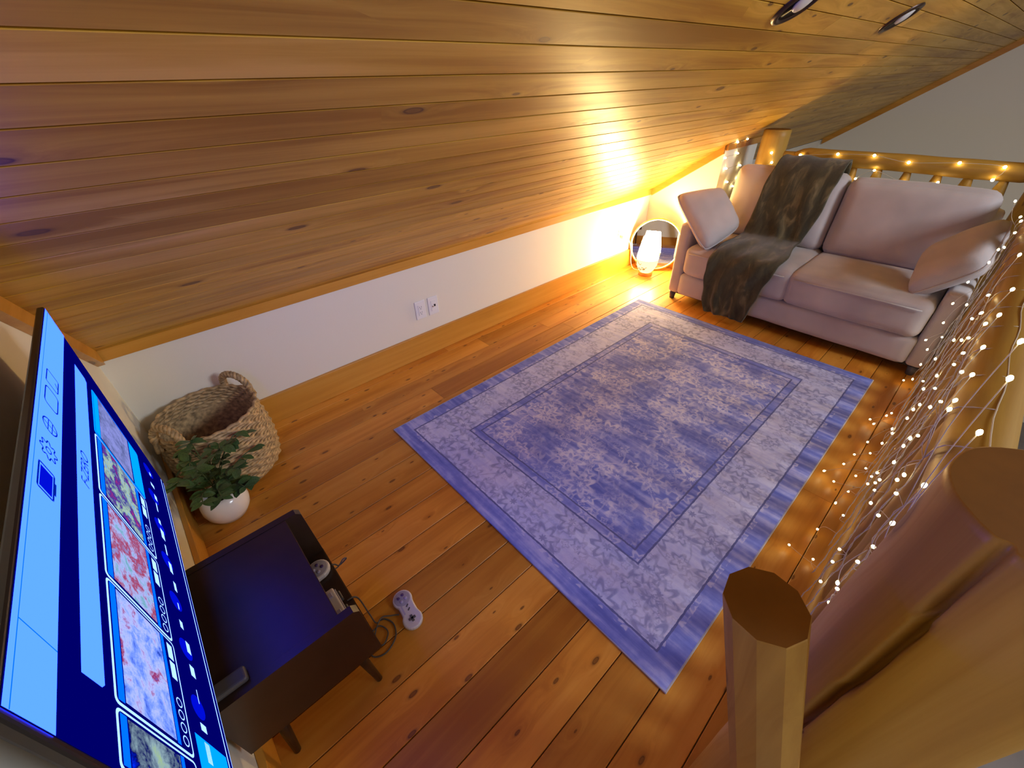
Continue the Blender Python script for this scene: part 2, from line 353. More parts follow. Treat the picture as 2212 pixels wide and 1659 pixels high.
    lightc = ramp(nt, [(0.38, (0.44, 0.50, 0.86)), (0.58, (0.66, 0.71, 0.96))]); L(fv, lightc.inputs[0])
    def mixc(fac, a, c):
        n = N(nt, 'ShaderNodeMix', data_type='RGBA'); L(fac, n.inputs['Factor'])
        for k, v in (('A', a), ('B', c)):
            if isinstance(v, tuple): n.inputs[k].default_value = (*v, 1)
            else: L(v, n.inputs[k])
        return n.outputs['Result']
    inner = mixc(mth('MULTIPLY', motif, 0.85), field.outputs[0], (0.76, 0.77, 0.92))
    worn = ramp(nt, [(0.5, (0,) * 3), (0.72, (0.7,) * 3)]); L(mth('ADD', mth('MULTIPLY', wear.outputs[0], 0.6), mth('MULTIPLY', spk.outputs[0], 0.4)), worn.inputs[0])
    bord = mixc(mth('MULTIPLY', mth('MAXIMUM', motif, mth('MULTIPLY', mth('MAXIMUM', f_big, mth('MULTIPLY', f_sm, 0.6)), sk.outputs[0])), 0.7), mixc(worn.outputs[0], lightc.outputs[0], field.outputs[0]), (0.17, 0.20, 0.48))
    e = ew
    col = mixc(band(0.075, 0.275), inner, bord)
    guard = mixc(mth('MULTIPLY', f_sm, 0.6), field.outputs[0], (0.64, 0.66, 0.88))
    col = mixc(band(0.275, 0.315), col, guard); col = mixc(band(0.055, 0.075), col, guard)
    for a in (0.075, 0.275, 0.315): col = mixc(band(a - 0.0035, a + 0.0035), col, (0.13, 0.15, 0.38))
    col = mixc(band(-1, 0.055), col, field.outputs[0])
    L(col, b.inputs['Base Color']); b.inputs['Roughness'].default_value = 0.95; b.inputs['Specular IOR Level'].default_value = 0.1
    bp = N(nt, 'ShaderNodeBump'); bp.inputs['Strength'].default_value = 0.3; bp.inputs['Distance'].default_value = 0.002; L(fine.outputs[0], bp.inputs['Height']); L(bp.outputs[0], b.inputs['Normal'])
    return mt

# ------------------------------------------------------------------ the room
XL, XS, XF = -0.292, 3.538, 7.9          # left gable, stub wall, far gable
YK = 2.091                                # knee wall
YR, YE = -2.0, -6.1                       # ridge, opposite eave
SL = 2.0 / 3.0; ANG = math.atan(SL)
def ceil_z(y): return 0.6315 + SL * (YK - 0.02 - y)
ZB = -2.5
ZR = ceil_z(YR)
LOFT_Y, LOFT_X = -0.26, 4.12              # open edges of the loft floor
gable = [(YK, ZB), (YK, ceil_z(YK)), (YR, ZR), (YE, ceil_z(YK)), (YE, ZB)]
struct(prism('wall_left', gable, 'x', XL - 0.12, XL, M['paint']), 'cream gable wall behind the television')
struct(prism('wall_far', gable, 'x', XF, XF + 0.12, M['paint']), 'cream far gable wall beyond the railing')
struct(box('wall_knee', XL, XF, YK, YK + 0.12, ZB, ceil_z(YK), M['paint']), 'low white knee wall under the sloped ceiling')
struct(box('wall_opposite', XL, XF, YE - 0.12, YE, ZB, ceil_z(YK), M['paint']))
YP = 1.529
struct(prism('wall_stub', [(YP, 0.0), (YP, ceil_z(YP) - 0.001), (YK - 0.001, ceil_z(YK) - 0.001), (YK - 0.001, 0.0)], 'x', XS, 4.115, M['paint']), 'boxed-out wall end behind the sofa')
struct(box('floor_lower', XL, XF, YE, YK, ZB - 0.1, ZB, M['lowfloor']), 'dim floor of the room below')
fl = struct(box('floor', XL, LOFT_X, LOFT_Y, YK, -0.26, -0.022, M['dark']), 'loft floor of orange pine planks')
# floor planks, one object each
PITCH = 0.13; y0s = [YK] + [2.017 - PITCH * k for k in range(0, 18) if 2.017 - PITCH * k > LOFT_Y + 0.02] + [LOFT_Y]
rr = random.Random(3)
def plank_mesh(L, W, T, ch, gap):
    a = W / 2 - gap; c = a - ch
    prof = [(-a, -T), (-a, -ch), (-c, 0), (c, 0), (a, -ch), (a, -T)]
    vs = [(-L / 2, p[0], p[1]) for p in prof] + [(L / 2, p[0], p[1]) for p in prof]; n = 6
    fs = [tuple(range(n)), tuple(range(2 * n - 1, n - 1, -1))] + [(i, i + n, (i + 1) % n + n, (i + 1) % n) for i in range(n)]
    return vs, fs
def plank(parent, x0, x1, W, T, ch, gap, mat, loc, rot=(0, 0, 0)):
    vs, fs = plank_mesh(x1 - x0 - 0.0015, W, T, ch, gap)
    bm = bmesh.new(); bv = [bm.verts.new(v) for v in vs]
    for f in fs: bm.faces.new([bv[i] for i in f])
    return bobj('plank', bm, mat, parent, loc=loc, rot=rot)
for i in range(len(y0s) - 1):
    ya, yb = y0s[i], y0s[i + 1]; xs = [XL]
    while LOFT_X - xs[-1] > 2.2: xs.append(xs[-1] + rr.uniform(1.1, 2.9))
    if LOFT_X - xs[-1] < 0.35: xs.pop()
    xs.append(LOFT_X)
    for a, b_ in zip(xs, xs[1:]):
        plank(fl, a, b_, ya - yb, 0.022, 0.0015, 0.0013, M['floor'], ((a + b_) / 2, (ya + yb) / 2, 0.0))
# ceiling planks
ce = struct(prism('ceiling', [(YK, ceil_z(YK) + 0.018), (YR, ZR + 0.018), (YR, ZR + 0.2), (YK, ceil_z(YK) + 0.2)], 'x', XL, XF, M['dark']), 'sloped ceiling of knotty pine boards')
struct(prism('ceiling_opposite', [(YE, ceil_z(YK)), (YR, ZR), (YR, ZR + 0.2), (YE, ceil_z(YK) + 0.2)], 'x', XL, XF, M['trim']))
for a, b_, c, d in ((1.79, 3.21, -0.56, -0.5), (1.79, 3.21, 0.5, 0.56), (1.79, 1.85, -0.56, 0.56), (3.15, 3.21, -0.56, 0.56)):  # unseen skylight, added to give the cool fill light a source
    if a == 1.79 and b_ == 3.21 and c < 0: sk = struct(bobj('added_skylight', box_bm(-0.7, 0.7, -0.54, 0.54, 0.012, 0.02), M['white_plastic'], None, False, tuple(SKY), (math.atan(2 / 3), 0, 0)), 'added unseen skylight in the opposite roof slope')
    bobj('added_skylight_frame', box_bm(a - 2.5, b_ - 2.5, c, d, -0.02, 0.03, 0.004, 1), M['trim'], sk)
CW = 0.0863; ns = int(((YK - 0.015) - YR) / math.cos(ANG) / CW)
off = 0.0682
for i in range(-1, ns - 1):
    wid = CW if i >= 0 else off - 0.004; s = off + CW * (i + 0.5) if i >= 0 else (off + 0.004) / 2; y = (YK - 0.015) - s * math.cos(ANG); z = ceil_z(y)
    xs = [XL]
    while XF - xs[-1] > 4.2: xs.append(xs[-1] + rr.uniform(2.0, 4.4))
    if XF - xs[-1] < 0.5: xs.pop()
    xs.append(XF)
    for a, b_ in zip(xs, xs[1:]):
        o = plank(ce, a, b_, wid, 0.017, 0.0008, 0.0019, M['ceil'], ((a + b_) / 2, y, z), (-ANG + math.pi, 0, 0))
# trim and baseboards
struct(box('trim_1', XL, XS, YK - 0.02, YK - 0.0005, 0.584, 0.634, M['trim'], bevel=0.002), 'pine trim along the top of the knee wall')
def slope_trim(name, x0, x1, ya, yb, drop, mat):
    return struct(prism(name, [(ya, ceil_z(ya) - drop), (ya, ceil_z(ya) + 0.002), (yb, ceil_z(yb) + 0.002), (yb, ceil_z(yb) - drop)], 'x', x0, x1, mat))
slope_trim('trim_2', XL + 0.0005, XL + 0.024, YK - 0.03, YR, 0.062, M['trim_y'])
slope_trim('trim_3', XS - 0.02, XS - 0.0005, YK - 0.022, YP, 0.055, M['trim_y'])
slope_trim('trim_4', XF - 0.024, XF - 0.0005, YK - 0.03, YR, 0.07, M['trim_y'])
struct(box('trim_5', XS - 0.004, 4.115, YP - 0.022, YP - 0.0005, ceil_z(YP) - 0.032, ceil_z(YP) + 0.012, M['trim'], bevel=0.002), 'brown trim along the top of the boxed wall')
struct(box('baseboard_knee', XL + 0.02, XS - 0.02, YK - 0.018, YK - 0.0005, 0.0, 0.156, M['trim'], bevel=0.002), 'pine baseboard under the knee wall')
struct(box('baseboard_left', XL + 0.0005, XL + 0.018, LOFT_Y, YK - 0.02, 0.0, 0.13, M['trim_y'], bevel=0.002), 'pine baseboard under the gable wall')
struct(box('baseboard_stub', XS - 0.018, XS - 0.0005, YP, YK - 0.02, 0.0, 0.156, M['trim_y'], bevel=0.002))

# ------------------------------------------------------------------ rug
RUG = (2.17, 1.532)
M['rug'] = rug_mat()
rg = thing('area_rug', 'faded blue and grey patterned area rug on the pine floor', 'rug', (1.674, 0.817, 0.0))
bobj('pile', box_bm(-RUG[0] / 2, RUG[0] / 2, -RUG[1] / 2, RUG[1] / 2, 0.0, 0.007, 0.002, 2), M['rug'], rg)
M['rug_edge'] = fabric('rug_binding', (0.42, 0.42, 0.47))
e = 0.003; hx, hy = RUG[0] / 2, RUG[1] / 2
tube('edge_binding', [(-hx, -hy, 0.004), (hx, -hy, 0.004), (hx, hy, 0.004), (-hx, hy, 0.004)], 0.004, M['rug_edge'], rg, 6, closed=True, smooth=False)

# ------------------------------------------------------------------ sofa
SX0, SX1 = 2.93, 3.68; SY0, SY1 = -0.11, 1.465
sofa = thing('loveseat', 'oatmeal upholstered loveseat standing against the log railing', 'sofa', (3.38, 0.68, 0))
def at(p): return tuple(a - b for a, b in zip(p, (3.38, 0.68, 0)))
def part(name, x0, x1, y0, y1, z0, z1, r, n=10, bulge=(0, 0, 0), mat='sofa', seed=0, rot=(0, 0, 0), wob=0.003):
    return bobj(name, cushion_bm(x1 - x0, y1 - y0, z1 - z0, r, n, bulge, seed, wob), M[mat], sofa, True, at(((x0 + x1) / 2, (y0 + y1) / 2, (z0 + z1) / 2)), rot)
part('base', SX0 - 0.005, SX1 - 0.06, SY0 + 0.085, SY1 - 0.085, 0.06, 0.225, 0.03, 12, (0.006, 0, 0), seed=1)
part('arm', SX0 + 0.015, SX1, SY1 - 0.09, SY1, 0.055, 0.57, 0.03, 12, seed=2)
part('arm', SX0 + 0.015, SX1, SY0, SY0 + 0.09, 0.055, 0.5, 0.03, 12, seed=3)
part('back_frame', SX1 - 0.1, SX1, SY0 + 0.05, SY1 - 0.05, 0.06, 0.78, 0.04, 12, seed=4)
part('underside', SX0 + 0.03, SX1 - 0.02, SY0 + 0.02, SY1 - 0.02, 0.05, 0.075, 0.008, 4, mat='sofa_under', wob=0)
sc1 = part('seat_cushion', 2.905, 3.5, 0.655, 1.372, 0.222, 0.432, 0.05, 16, (0.012, 0.0, 0.014), seed=5)
sc2 = part('seat_cushion', 2.905, 3.5, -0.018, 0.683, 0.222, 0.432, 0.05, 16, (0.012, 0.0, 0.014), seed=6)
part('back_cushion', 3.405, 3.61, 0.684, 1.37, 0.41, 0.885, 0.06, 14, (0.035, 0, 0.01), seed=7, rot=(0, 0.15, 0))
part('back_cushion', 3.405, 3.61, -0.02, 0.678, 0.41, 0.875, 0.06, 14, (0.035, 0, 0.01), seed=8, rot=(0, 0.15, 0))
for c_, yc, ya, yb in ((sc1, 1.0135, 0.7, 1.33), (sc2, 0.3325, 0.025, 0.64)):
    tube('piping', [Vector((2.893, ya + (yb - ya) * k / 4, 0.392)) - Vector((3.2025, yc, 0.327)) for k in range(5)], 0.004, M['sofa'], c_, 6)
for lx, ly in ((2.98, 1.43), (2.98, -0.07), (3.62, 1.43), (3.62, -0.07)):
    lathe('leg', [(0.018, 0.0), (0.026, 0.055)], M['dark_grey'], sofa, 14, loc=at((lx, ly, 0)))

def pillow(name, label, c4, th, seed):
    # c4: four corners in order, th: thickness
    c = [Vector(p) for p in c4]; cen = sum(c, Vector()) / 4; n = 18
    nrm = (c[1] - c[0]).cross(c[3] - c[0]).normalized()
    t = thing(name, label, 'pillow', tuple(cen), group='loose pillows at the two ends of the loveseat')
    bm = bmesh.new(); G = {}
    for sgn in (1, -1):
        for i in range(n + 1):
            for j in range(n + 1):
                u, v = i / n, j / n
                edge = i in (0, n) or j in (0, n)
                if edge and (0, i, j) in G: G[(sgn, i, j)] = G[(0, i, j)]; continue
                a = 2 * u - 1; b_ = 2 * v - 1
                pin = 0.0   # sides curve in between the corners
                uu = 0.5 + 0.5 * a * (1 - pin * (1 - b_ * b_)); vv = 0.5 + 0.5 * b_ * (1 - pin * (1 - a * a))
                p = c[0] * (1 - uu) * (1 - vv) + c[1] * uu * (1 - vv) + c[2] * uu * vv + c[3] * (1 - uu) * vv
                cr_ = 1 - 0.09 * (a * a * b_ * b_) ** 2; p = c[0] * 0 + cen + (p - cen) * cr_
                h = th / 2 * ((1 - a ** 4) * (1 - b_ ** 4)) ** 0.45
                p = p + nrm * sgn * h + noise.noise_vector(p * 14 + Vector((seed, 0, 0))) * 0.004 * (0 if edge else 1)
                vtx = bm.verts.new(p - cen); G[(sgn, i, j)] = vtx
                if edge: G[(0, i, j)] = vtx
        for i in range(n):
            for j in range(n):
                q = [G[(sgn, i, j)], G[(sgn, i + 1, j)], G[(sgn, i + 1, j + 1)], G[(sgn, i, j + 1)]]
                bm.faces.new(q if sgn > 0 else q[::-1])
    rim = [G[(1, i, 0)].co.copy() for i in range(n)] + [G[(1, n, j)].co.copy() for j in range(n)] + [G[(1, i, n)].co.copy() for i in range(n, 0, -1)] + [G[(1, 0, j)].co.copy() for j in range(n, 0, -1)]
    bobj('pillow_cover', bm, M['sofa'], t, True)
    tube('piping', rim, 0.0045, M['sofa'], t, 6, closed=True)
    return t
pillow('throw_pillow', 'oatmeal pillow leaning on the loveseat arm beside the round mirror',
       [on_x((1522, 545), 2.90), on_x((1600, 490), 3.2), on_x((1556, 404), 3.22), on_x((1458, 421), 2.93)], 0.145, 1)
pillow('throw_pillow', 'oatmeal pillow leaning on the loveseat arm beside the fairy-light railing',
       [on_x((1955, 641), 2.98), on_x((2130, 582), 2.98), on_x((2196, 470), 3.26), on_x((2000, 545), 3.3)], 0.15, 2)

# blanket
ST = [(3.66, .83, 1.10, .74), (3.61, .925, 1.11, .735), (3.53, .935, 1.12, .73), (3.445, .885, 1.125, .725), (3.405, .80, 1.13, .73), (3.38, .68, 1.14, .745), (3.36, .56, 1.15, .765),
      (3.335, .485, 1.16, .78), (3.27, .462, 1.165, .785), (3.12, .458, 1.165, .76), (2.99, .452, 1.165, .745), (2.905, .432, 1.165, .745), (2.872, .38, 1.165, .76),
      (2.868, .30, 1.16, .785), (2.87, .20, 1.15, .80), (2.872, .11, 1.14, .82), (2.87, .045, 1.10, .835)]
path = smooth_path([Vector((a, b_, 0)) for a, b_, *_ in ST], 6); lft = smooth_path([Vector((s_[2], s_[3], 0)) for s_ in ST], 6)
bm = bmesh.new(); NV = 40; rows = []
for i, (p, q) in enumerate(zip(path, lft)):
    d = path[min(i + 1, len(path) - 1)] - path[max(i - 1, 0)]; nr = Vector((-d.y, d.x, 0)).normalized() * -1
    if nr.x > 0 and i > 12: nr = -nr
    row = []
    for k in range(NV + 1):
        v = k / NV; y = q.x * (1 - v) + q.y * v
        s_ = i / len(path)
        f = 0.009 * math.sin(v * 17 + 3 * math.sin(s_ * 9)) * (0.35 + 0.65 * s_) + 0.012 * noise.noise(Vector((p.x * 6, y * 9, p.y * 6)))
        f = max(f, -0.003) + 0.015 + (0.02 * max(0, s_ - 0.65) * (1 + math.sin(v * 26 + 1)) if s_ > 0.65 else 0)
        yy = y + 0.012 * noise.noise(Vector((s_ * 14, v * 3, 2.0)))
        lx = -abs(nr.x) if i > 12 else nr.x
        row.append(bm.verts.new((p.x + nr.x * f, yy, p.y + max(nr.y, -0.2) * f + (0.012 * noise.noise(Vector((v * 5, 3, 1))) if i > len(path) - 4 else 0))))
    rows.append(row)
for a, b_ in zip(rows, rows[1:]):
    for k in range(NV): bm.faces.new((a[k], a[k + 1], b_[k + 1], b_[k]))
bl = bobj('throw_blanket', bm, M['fur'], None, True)
sm = bl.modifiers.new('thickness', 'SOLIDIFY'); sm.thickness = 0.012; sm.offset = 0
tag(bl, 'dark olive faux fur blanket draped over the loveseat back and seat', 'blanket')

# ------------------------------------------------------------------ television
TVP = Vector((-0.209, 0.79, 0.80)); TW, TH = 0.922, 0.532
tv = thing('television', 'flat television showing a blue game menu, mounted above the small cabinet', 'television', tuple(TVP), (0, 0.042, -0.0225))
bobj('case', box_bm(-0.014, -0.002, -TW / 2, TW / 2, -TH / 2, TH / 2, 0.003, 2), M['black'], tv)
bobj('rear_housing', box_bm(-0.046, -0.014, -TW / 2 + 0.1, TW / 2 - 0.1, -TH / 2 + 0.02, TH / 2 - 0.18, 0.01, 2), M['black'], tv)
bobj('wall_mount', box_bm(-0.079, -0.046, -0.12, 0.12, -0.1, 0.1, 0.003, 1), M['black'], tv)
def blue(name, r, g, b_): return emis(name, (r, g, b_))
M['scr_bg'] = blue('screen_navy', 0.0, 0.0, 0.10)
M['scr_bar'] = blue('screen_light_blue', 0.09, 0.31, 15.0)
M['scr_mid'] = blue('screen_mid_blue', 0.0, 0.13, 3.0)
M['scr_line'] = blue('screen_outline_blue', 0.4, 0.7, 2.0)
M['scr_cyan'] = blue('screen_cyan', 0.0, 0.3, 3.0)
M['scr_ink'] = blue('screen_ink', 0.0, 0.01, 0.25)
M['scr_glow'] = blue('screen_glow_blue', 0.0, 0.003, 0.5)
def art_mat(name, seed, cols):
    mt, nt, b = new_mat(name); nt.nodes.remove(b); L = nt.links.new
    tc = N(nt, 'ShaderNodeTexCoord'); mp = N(nt, 'ShaderNodeMapping'); mp.inputs['Location'].default_value = (seed, seed * 2.3, seed * 0.7); mp.inputs['Scale'].default_value = (24, 24, 24); L(tc.outputs['Object'], mp.inputs[0])
    n = N(nt, 'ShaderNodeTexNoise'); n.inputs['Scale'].default_value = 1; n.inputs['Detail'].default_value = 8; n.inputs['Roughness'].default_value = 0.7; n.inputs['Distortion'].default_value = 0.3; L(mp.outputs[0], n.inputs['Vector'])
    k = len(cols); r = ramp(nt, [(0.25 + 0.5 * i / (k - 1), c) for i, c in enumerate(cols)], 'LINEAR'); L(n.outputs[0], r.inputs[0])
    e = N(nt, 'ShaderNodeEmission'); L(r.outputs[0], e.inputs[0]); e.inputs[1].default_value = 1.0; L(e.outputs[0], nt.nodes['Material Output'].inputs[0]); return mt
def ty(Y): return Y - 0.79
def tz(z): return 1.42 - (1.42 - z) * 0.915 / (1 - 0.21 * (1.42 - z)) - 0.80
def poly2(name, loops, mat, depth, parent):
    # flat print on the screen, loops of (y,z)
    vs = []; fs = []
    for lp in loops:
        o = len(vs); vs += [(depth, ty(a), tz(b_)) for a, b_ in lp]; fs.append(tuple(range(o, o + len(lp))))
    return mobj(name, vs, fs, mat, parent)
def setk(o): o['kind'] = 'stuff'; return o
def pieces(name, loops, mat, depth, parent): return [poly2(name, [lp], mat, depth, parent) for lp in loops]
def rect(a0, a1, b0, b1): return [(a0, b0), (a1, b0), (a1, b1), (a0, b1)]
def rrect(a0, a1, b0, b1, r=0.008, n=4):
    out = []
    for cx_, cz_, st in ((a1 - r, b0 + r, -90), (a1 - r, b1 - r, 0), (a0 + r, b1 - r, 90), (a0 + r, b0 + r, 180)):
        for k in range(n + 1):
            a = math.radians(st + 90 * k / n); out.append((cx_ + r * math.cos(a), cz_ + r * math.sin(a)))
    return out
def ribbon(path, wd):
    n = len(path); out = []
    for i in range(n):
        a = path[i]; b_ = path[(i + 1) % n]; dx, dz = b_[0] - a[0], b_[1] - a[1]; l = math.hypot(dx, dz) or 1; ox, oz = -dz / l * wd / 2, dx / l * wd / 2
        out.append([(a[0] + ox, a[1] + oz), (b_[0] + ox, b_[1] + oz), (b_[0] - ox, b_[1] - oz), (a[0] - ox, a[1] - oz)])
    return out
ZT, ZBT = 1.060, 0.622
YA, YB = 0.336, 1.244
scr = poly2('screen', [rect(YA, YB, ZBT, ZT)], M['scr_bg'], -0.0016, tv)
D0, D1, D2, D3 = -0.0012, -0.0009, -0.0006, -0.0003
poly2('menu_bar', [rect(YA, YB, 0.9995, ZT - 0.001)], M['scr_bar'], D0, scr)
poly2('menu_bar_line', ribbon([(YA, 1.0515), (YB, 1.0515)], 0.0012) + ribbon([(0.424, 1.0515), (0.418, 1.0)], 0.0015), M['scr_mid'], D1, scr)
poly2('title_bar', [[(0.416, 0.932), (0.421, 0.927), (1.165, 0.927), (1.175, 0.933), (1.175, 0.965), (0.416, 0.965)]], M['scr_bar'], D0, scr)
# icons on the menu bar
def circle(y, z, r, n=18): return [(y + r * math.cos(2 * math.pi * k / n), z + r * math.sin(2 * math.pi * k / n)) for k in range(n)]
ic = []
ic += ribbon(rrect(0.935, 0.980, 1.012, 1.041, 0.003), 0.0026) + ribbon([(0.95, 1.012), (0.962, 1.02)], 0.0024)
ic += ribbon(rrect(0.862, 0.918, 1.011, 1.041, 0.008), 0.0026)
ic += ribbon(circle(0.803, 1.026, 0.0155), 0.0024) + ribbon([(0.789, 1.03), (0.817, 1.03)], 0.0018) + ribbon([(0.789, 1.021), (0.817, 1.021)], 0.0018) + ribbon([(0.803, 1.011), (0.803, 1.041)], 0.0018)
gear = []
for k in range(32):
    a = 2 * math.pi * k / 32; rr_ = 0.0175 if (k // 2) % 2 == 0 else 0.0125; gear.append((0.736 + 1.2 * rr_ * math.cos(a), 1.026 + rr_ * math.sin(a)))
ic += ribbon(gear, 0.0024) + ribbon(circle(0.736, 1.026, 0.0055), 0.0022)
ic += ribbon(rrect(0.636, 0.690, 1.013, 1.042, 0.002), 0.0032) + ribbon([(0.650, 1.010), (0.676, 1.010)], 0.003)
setk(poly2('menu_icons', ic, M['scr_ink'], D1, scr))
poly2('menu_icon_fill', [rect(0.641, 0.685, 1.0155, 1.0385)], M['scr_glow'], D0 + 0.0001, scr)
def screen_text(s, y, z, size, mat, depth):
    cu = bpy.data.curves.new('t', 'FONT'); cu.body = s; cu.size = size; cu.shear = 0.25; cu.align_x = 'CENTER'; cu.align_y = 'CENTER'
    to = bpy.data.objects.new('t', cu); COL.objects.link(to); bpy.context.view_layer.update()
    me = bpy.data.meshes.new_from_object(to.evaluated_get(bpy.context.evaluated_depsgraph_get())); bpy.data.objects.remove(to)
    for v in me.vertices: v.co = Vector((depth, ty(y) + v.co.x, tz(z) + v.co.y * 1.15))
    me.materials.clear(); me.materials.append(mat)
    o = bpy.data.objects.new('title_text', me); return link(o, scr)
screen_text('F-ZERO', 0.803, 0.945, 0.027, M['scr_ink'], D1)
palettes = [[(0.02, 0.02, 0.1), (0.1, 0.12, 0.3), (0.2, 0.22, 0.55), (0.06, 0.07, 0.22)],
            [(0.0, 0.0, 0.2), (0.05, 0.2, 0.7), (0.3, 0.42, 0.3), (0.02, 0.02, 0.25), (0.3, 0.02, 0.12), (0.2, 0.4, 0.5)],
            [(0.02, 0.06, 0.12), (0.2, 0.25, 0.55), (0.28, 0.02, 0.06), (0.3, 0.36, 0.7), (0.1, 0.3, 0.35), (0.4, 0.42, 0.75)],
            [(0.0, 0.0, 0.08), (0.03, 0.08, 0.5), (0.15, 0.25, 0.85), (0.34, 0.4, 0.85), (0.25, 0.02, 0.09), (0.05, 0.1, 0.45)],
            [(0.3, 0.45, 0.1), (0.2, 0.3, 0.35), (0.0, 0.0, 0.08), (0.0, 0.02, 0.8)]]
cy0 = [0.984, 0.793, 0.601, 0.410]
for k, c0 in enumerate(cy0 + [0.338]):
    c1 = c0 + (0.188 if k < 4 else 0.068)
    ln = 'scr_cyan' if k == 0 else 'scr_line'
    card = poly2('game_card', [rrect(c0, c1, 0.744, 0.911)], M[ln], D0, scr)
    i_ = 0.0035
    poly2('card_face', [rrect(c0 + i_, c1 - i_, 0.7475, 0.9075, 0.006)], M['scr_bg'], D1, card)
    if k == 0:
        pieces('card_band', [rect(c0 + 0.006, c1 - 0.006, 0.748, 0.782), rect(c0 + 0.006, c1 - 0.006, 0.892, 0.907)], M['scr_cyan'], D2, card)
    else:
        pieces('card_band', [rect(c0 + 0.006, c1 - 0.006, 0.893, 0.905), rect(c0 + 0.006, c1 - 0.006, 0.776, 0.784)], M['scr_mid'], D2, card)
    M['art%d' % k] = art_mat('card_picture_%d' % k, 3.1 * k + 1, palettes[k])
    poly2('card_picture', [rect(c0 + 0.008, c1 - 0.008, 0.786, 0.891)], M['art%d' % k], D2, card)
    if 0 < k < 4:
        lp = []
        for q in range(4): lp += ribbon(circle(c0 + 0.018 + 0.019 * q, 0.761, 0.0068, 12), 0.0018)
        lp += [rect(c1 - 0.075, c1 - 0.045, 0.754, 0.768), rect(c1 - 0.04, c1 - 0.012, 0.754, 0.768)]
        pieces('card_chip', lp[-2:], M['scr_line'], D2, card); [setk(poly2('card_circle', lp[12 * q:12 * q + 12], M['scr_line'], D2, card)) for q in range(4)]
# row of small thumbnails and footer lines
lp = []; rq = random.Random(5)
for k in range(17):
    a = 0.372 + 0.049 * k
    lp.append(rect(a, a + 0.012 + 0.02 * rq.random(), 0.684 + 0.01 * rq.random(), 0.694 + 0.012 * rq.random()))
pieces('thumbnail', lp, M['scr_line'], D1, scr)
pieces('thumbnail_glow', [circle(0.40 + 0.11 * k, 0.70, 0.02) for k in range(8)], M['scr_glow'], D0, scr)
poly2('footer_line', ribbon([(YA + 0.01, 0.634), (YB - 0.01, 0.634)], 0.003) + ribbon([(YA + 0.01, 0.623), (YB - 0.01, 0.623)], 0.0015), M['scr_line'], D1, scr)
poly2('footer_panel', [rect(YA + 0.004, 0.455, 0.64, 0.73)], M['scr_cyan'], D1, scr)

# ------------------------------------------------------------------ media cabinet
CB0, CB1 = 0.598, 0.985; CT = 0.452; CBZ = 0.236
cab = thing('media_cabinet', 'small dark walnut cabinet with open cubby and splayed legs', 'cabinet', (-0.12, 0.79, 0))
def cat_(p): return (p[0] + 0.12, p[1] - 0.79, p[2])
prof = [(-0.272, CBZ), (0.046, CBZ), (0.036, CT - 0.012), (0.024, CT), (-0.272, CT)]
for ya, yb in ((CB1 - 0.02, CB1), (CB0, CB0 + 0.02)):
    prism('side_panel', [(a + 0.12, b_) for a, b_ in prof], 'y', ya - 0.79, yb - 0.79, M['cabinet'], cab)
box('top', -0.272 + 0.12, -0.004 + 0.12, CB0 + 0.02 - 0.79, CB1 - 0.02 - 0.79, CT - 0.02, CT - 0.001, M['cabinet'], cab, 0.002)
box('shelf', -0.272 + 0.12, 0.044 + 0.12, CB0 + 0.02 - 0.79, CB1 - 0.02 - 0.79, CBZ, CBZ + 0.018, M['cabinet'], cab, 0.001)
box('edge_band', 0.0441 + 0.12, 0.0462 + 0.12, CB0 + 0.004 - 0.79, CB1 - 0.004 - 0.79, CBZ + 0.001, CBZ + 0.006, M['cabinet'], cab)
box('back_panel', -0.274 + 0.12, -0.266 + 0.12, CB0 + 0.02 - 0.79, CB1 - 0.02 - 0.79, CBZ + 0.018, CT - 0.02, M['cabinet'], cab)
for sx_, px_ in ((1, -0.015), (-1, -0.21)):
    for sy_, py_ in ((1, 0.93), (-1, 0.655)):
        tube('leg', [cat_((px_, py_, CBZ)), cat_((px_ + 0.022 * sx_, py_ + 0.012 * sy_, 0.002))], [0.016, 0.009], M['cabinet'], cab, 12)
gc = thing('game_console', 'small light grey game console in the open cubby', 'game console', (-0.03, 0.752, CBZ + 0.018))
bobj('shell', box_bm(-0.06, 0.045, -0.052, 0.052, 0.0, 0.036, 0.004, 2), M['grey_plastic'], gc)
bobj('raised_deck', box_bm(-0.055, 0.02, -0.032, 0.032, 0.036, 0.043, 0.003, 2), M['grey_plastic'], gc)
for a in (-0.03, 0.03): bobj('slider_switch', box_bm(0.022, 0.036, a - 0.008, a + 0.008, 0.036, 0.041, 0.001, 1), M['lilac'], gc)
bobj('front_panel', box_bm(0.045, 0.049, -0.046, 0.046, 0.004, 0.03, 0.001, 1), M['mid_grey'], gc)
for a in (-0.025, 0.025): bobj('controller_port', box_bm(0.049, 0.056, a - 0.014, a + 0.014, 0.009, 0.024, 0.002, 1), M['dark_grey'], gc)
bx_ = tag(bobj('remote_control', box_bm(-0.033, 0.033, -0.0165, 0.0165, 0, 0.016, 0.006, 3), M['dark_grey'], None, False, (-0.222, 0.632, CT)), 'slim dark grey remote lying on the dark cabinet', 'remote')

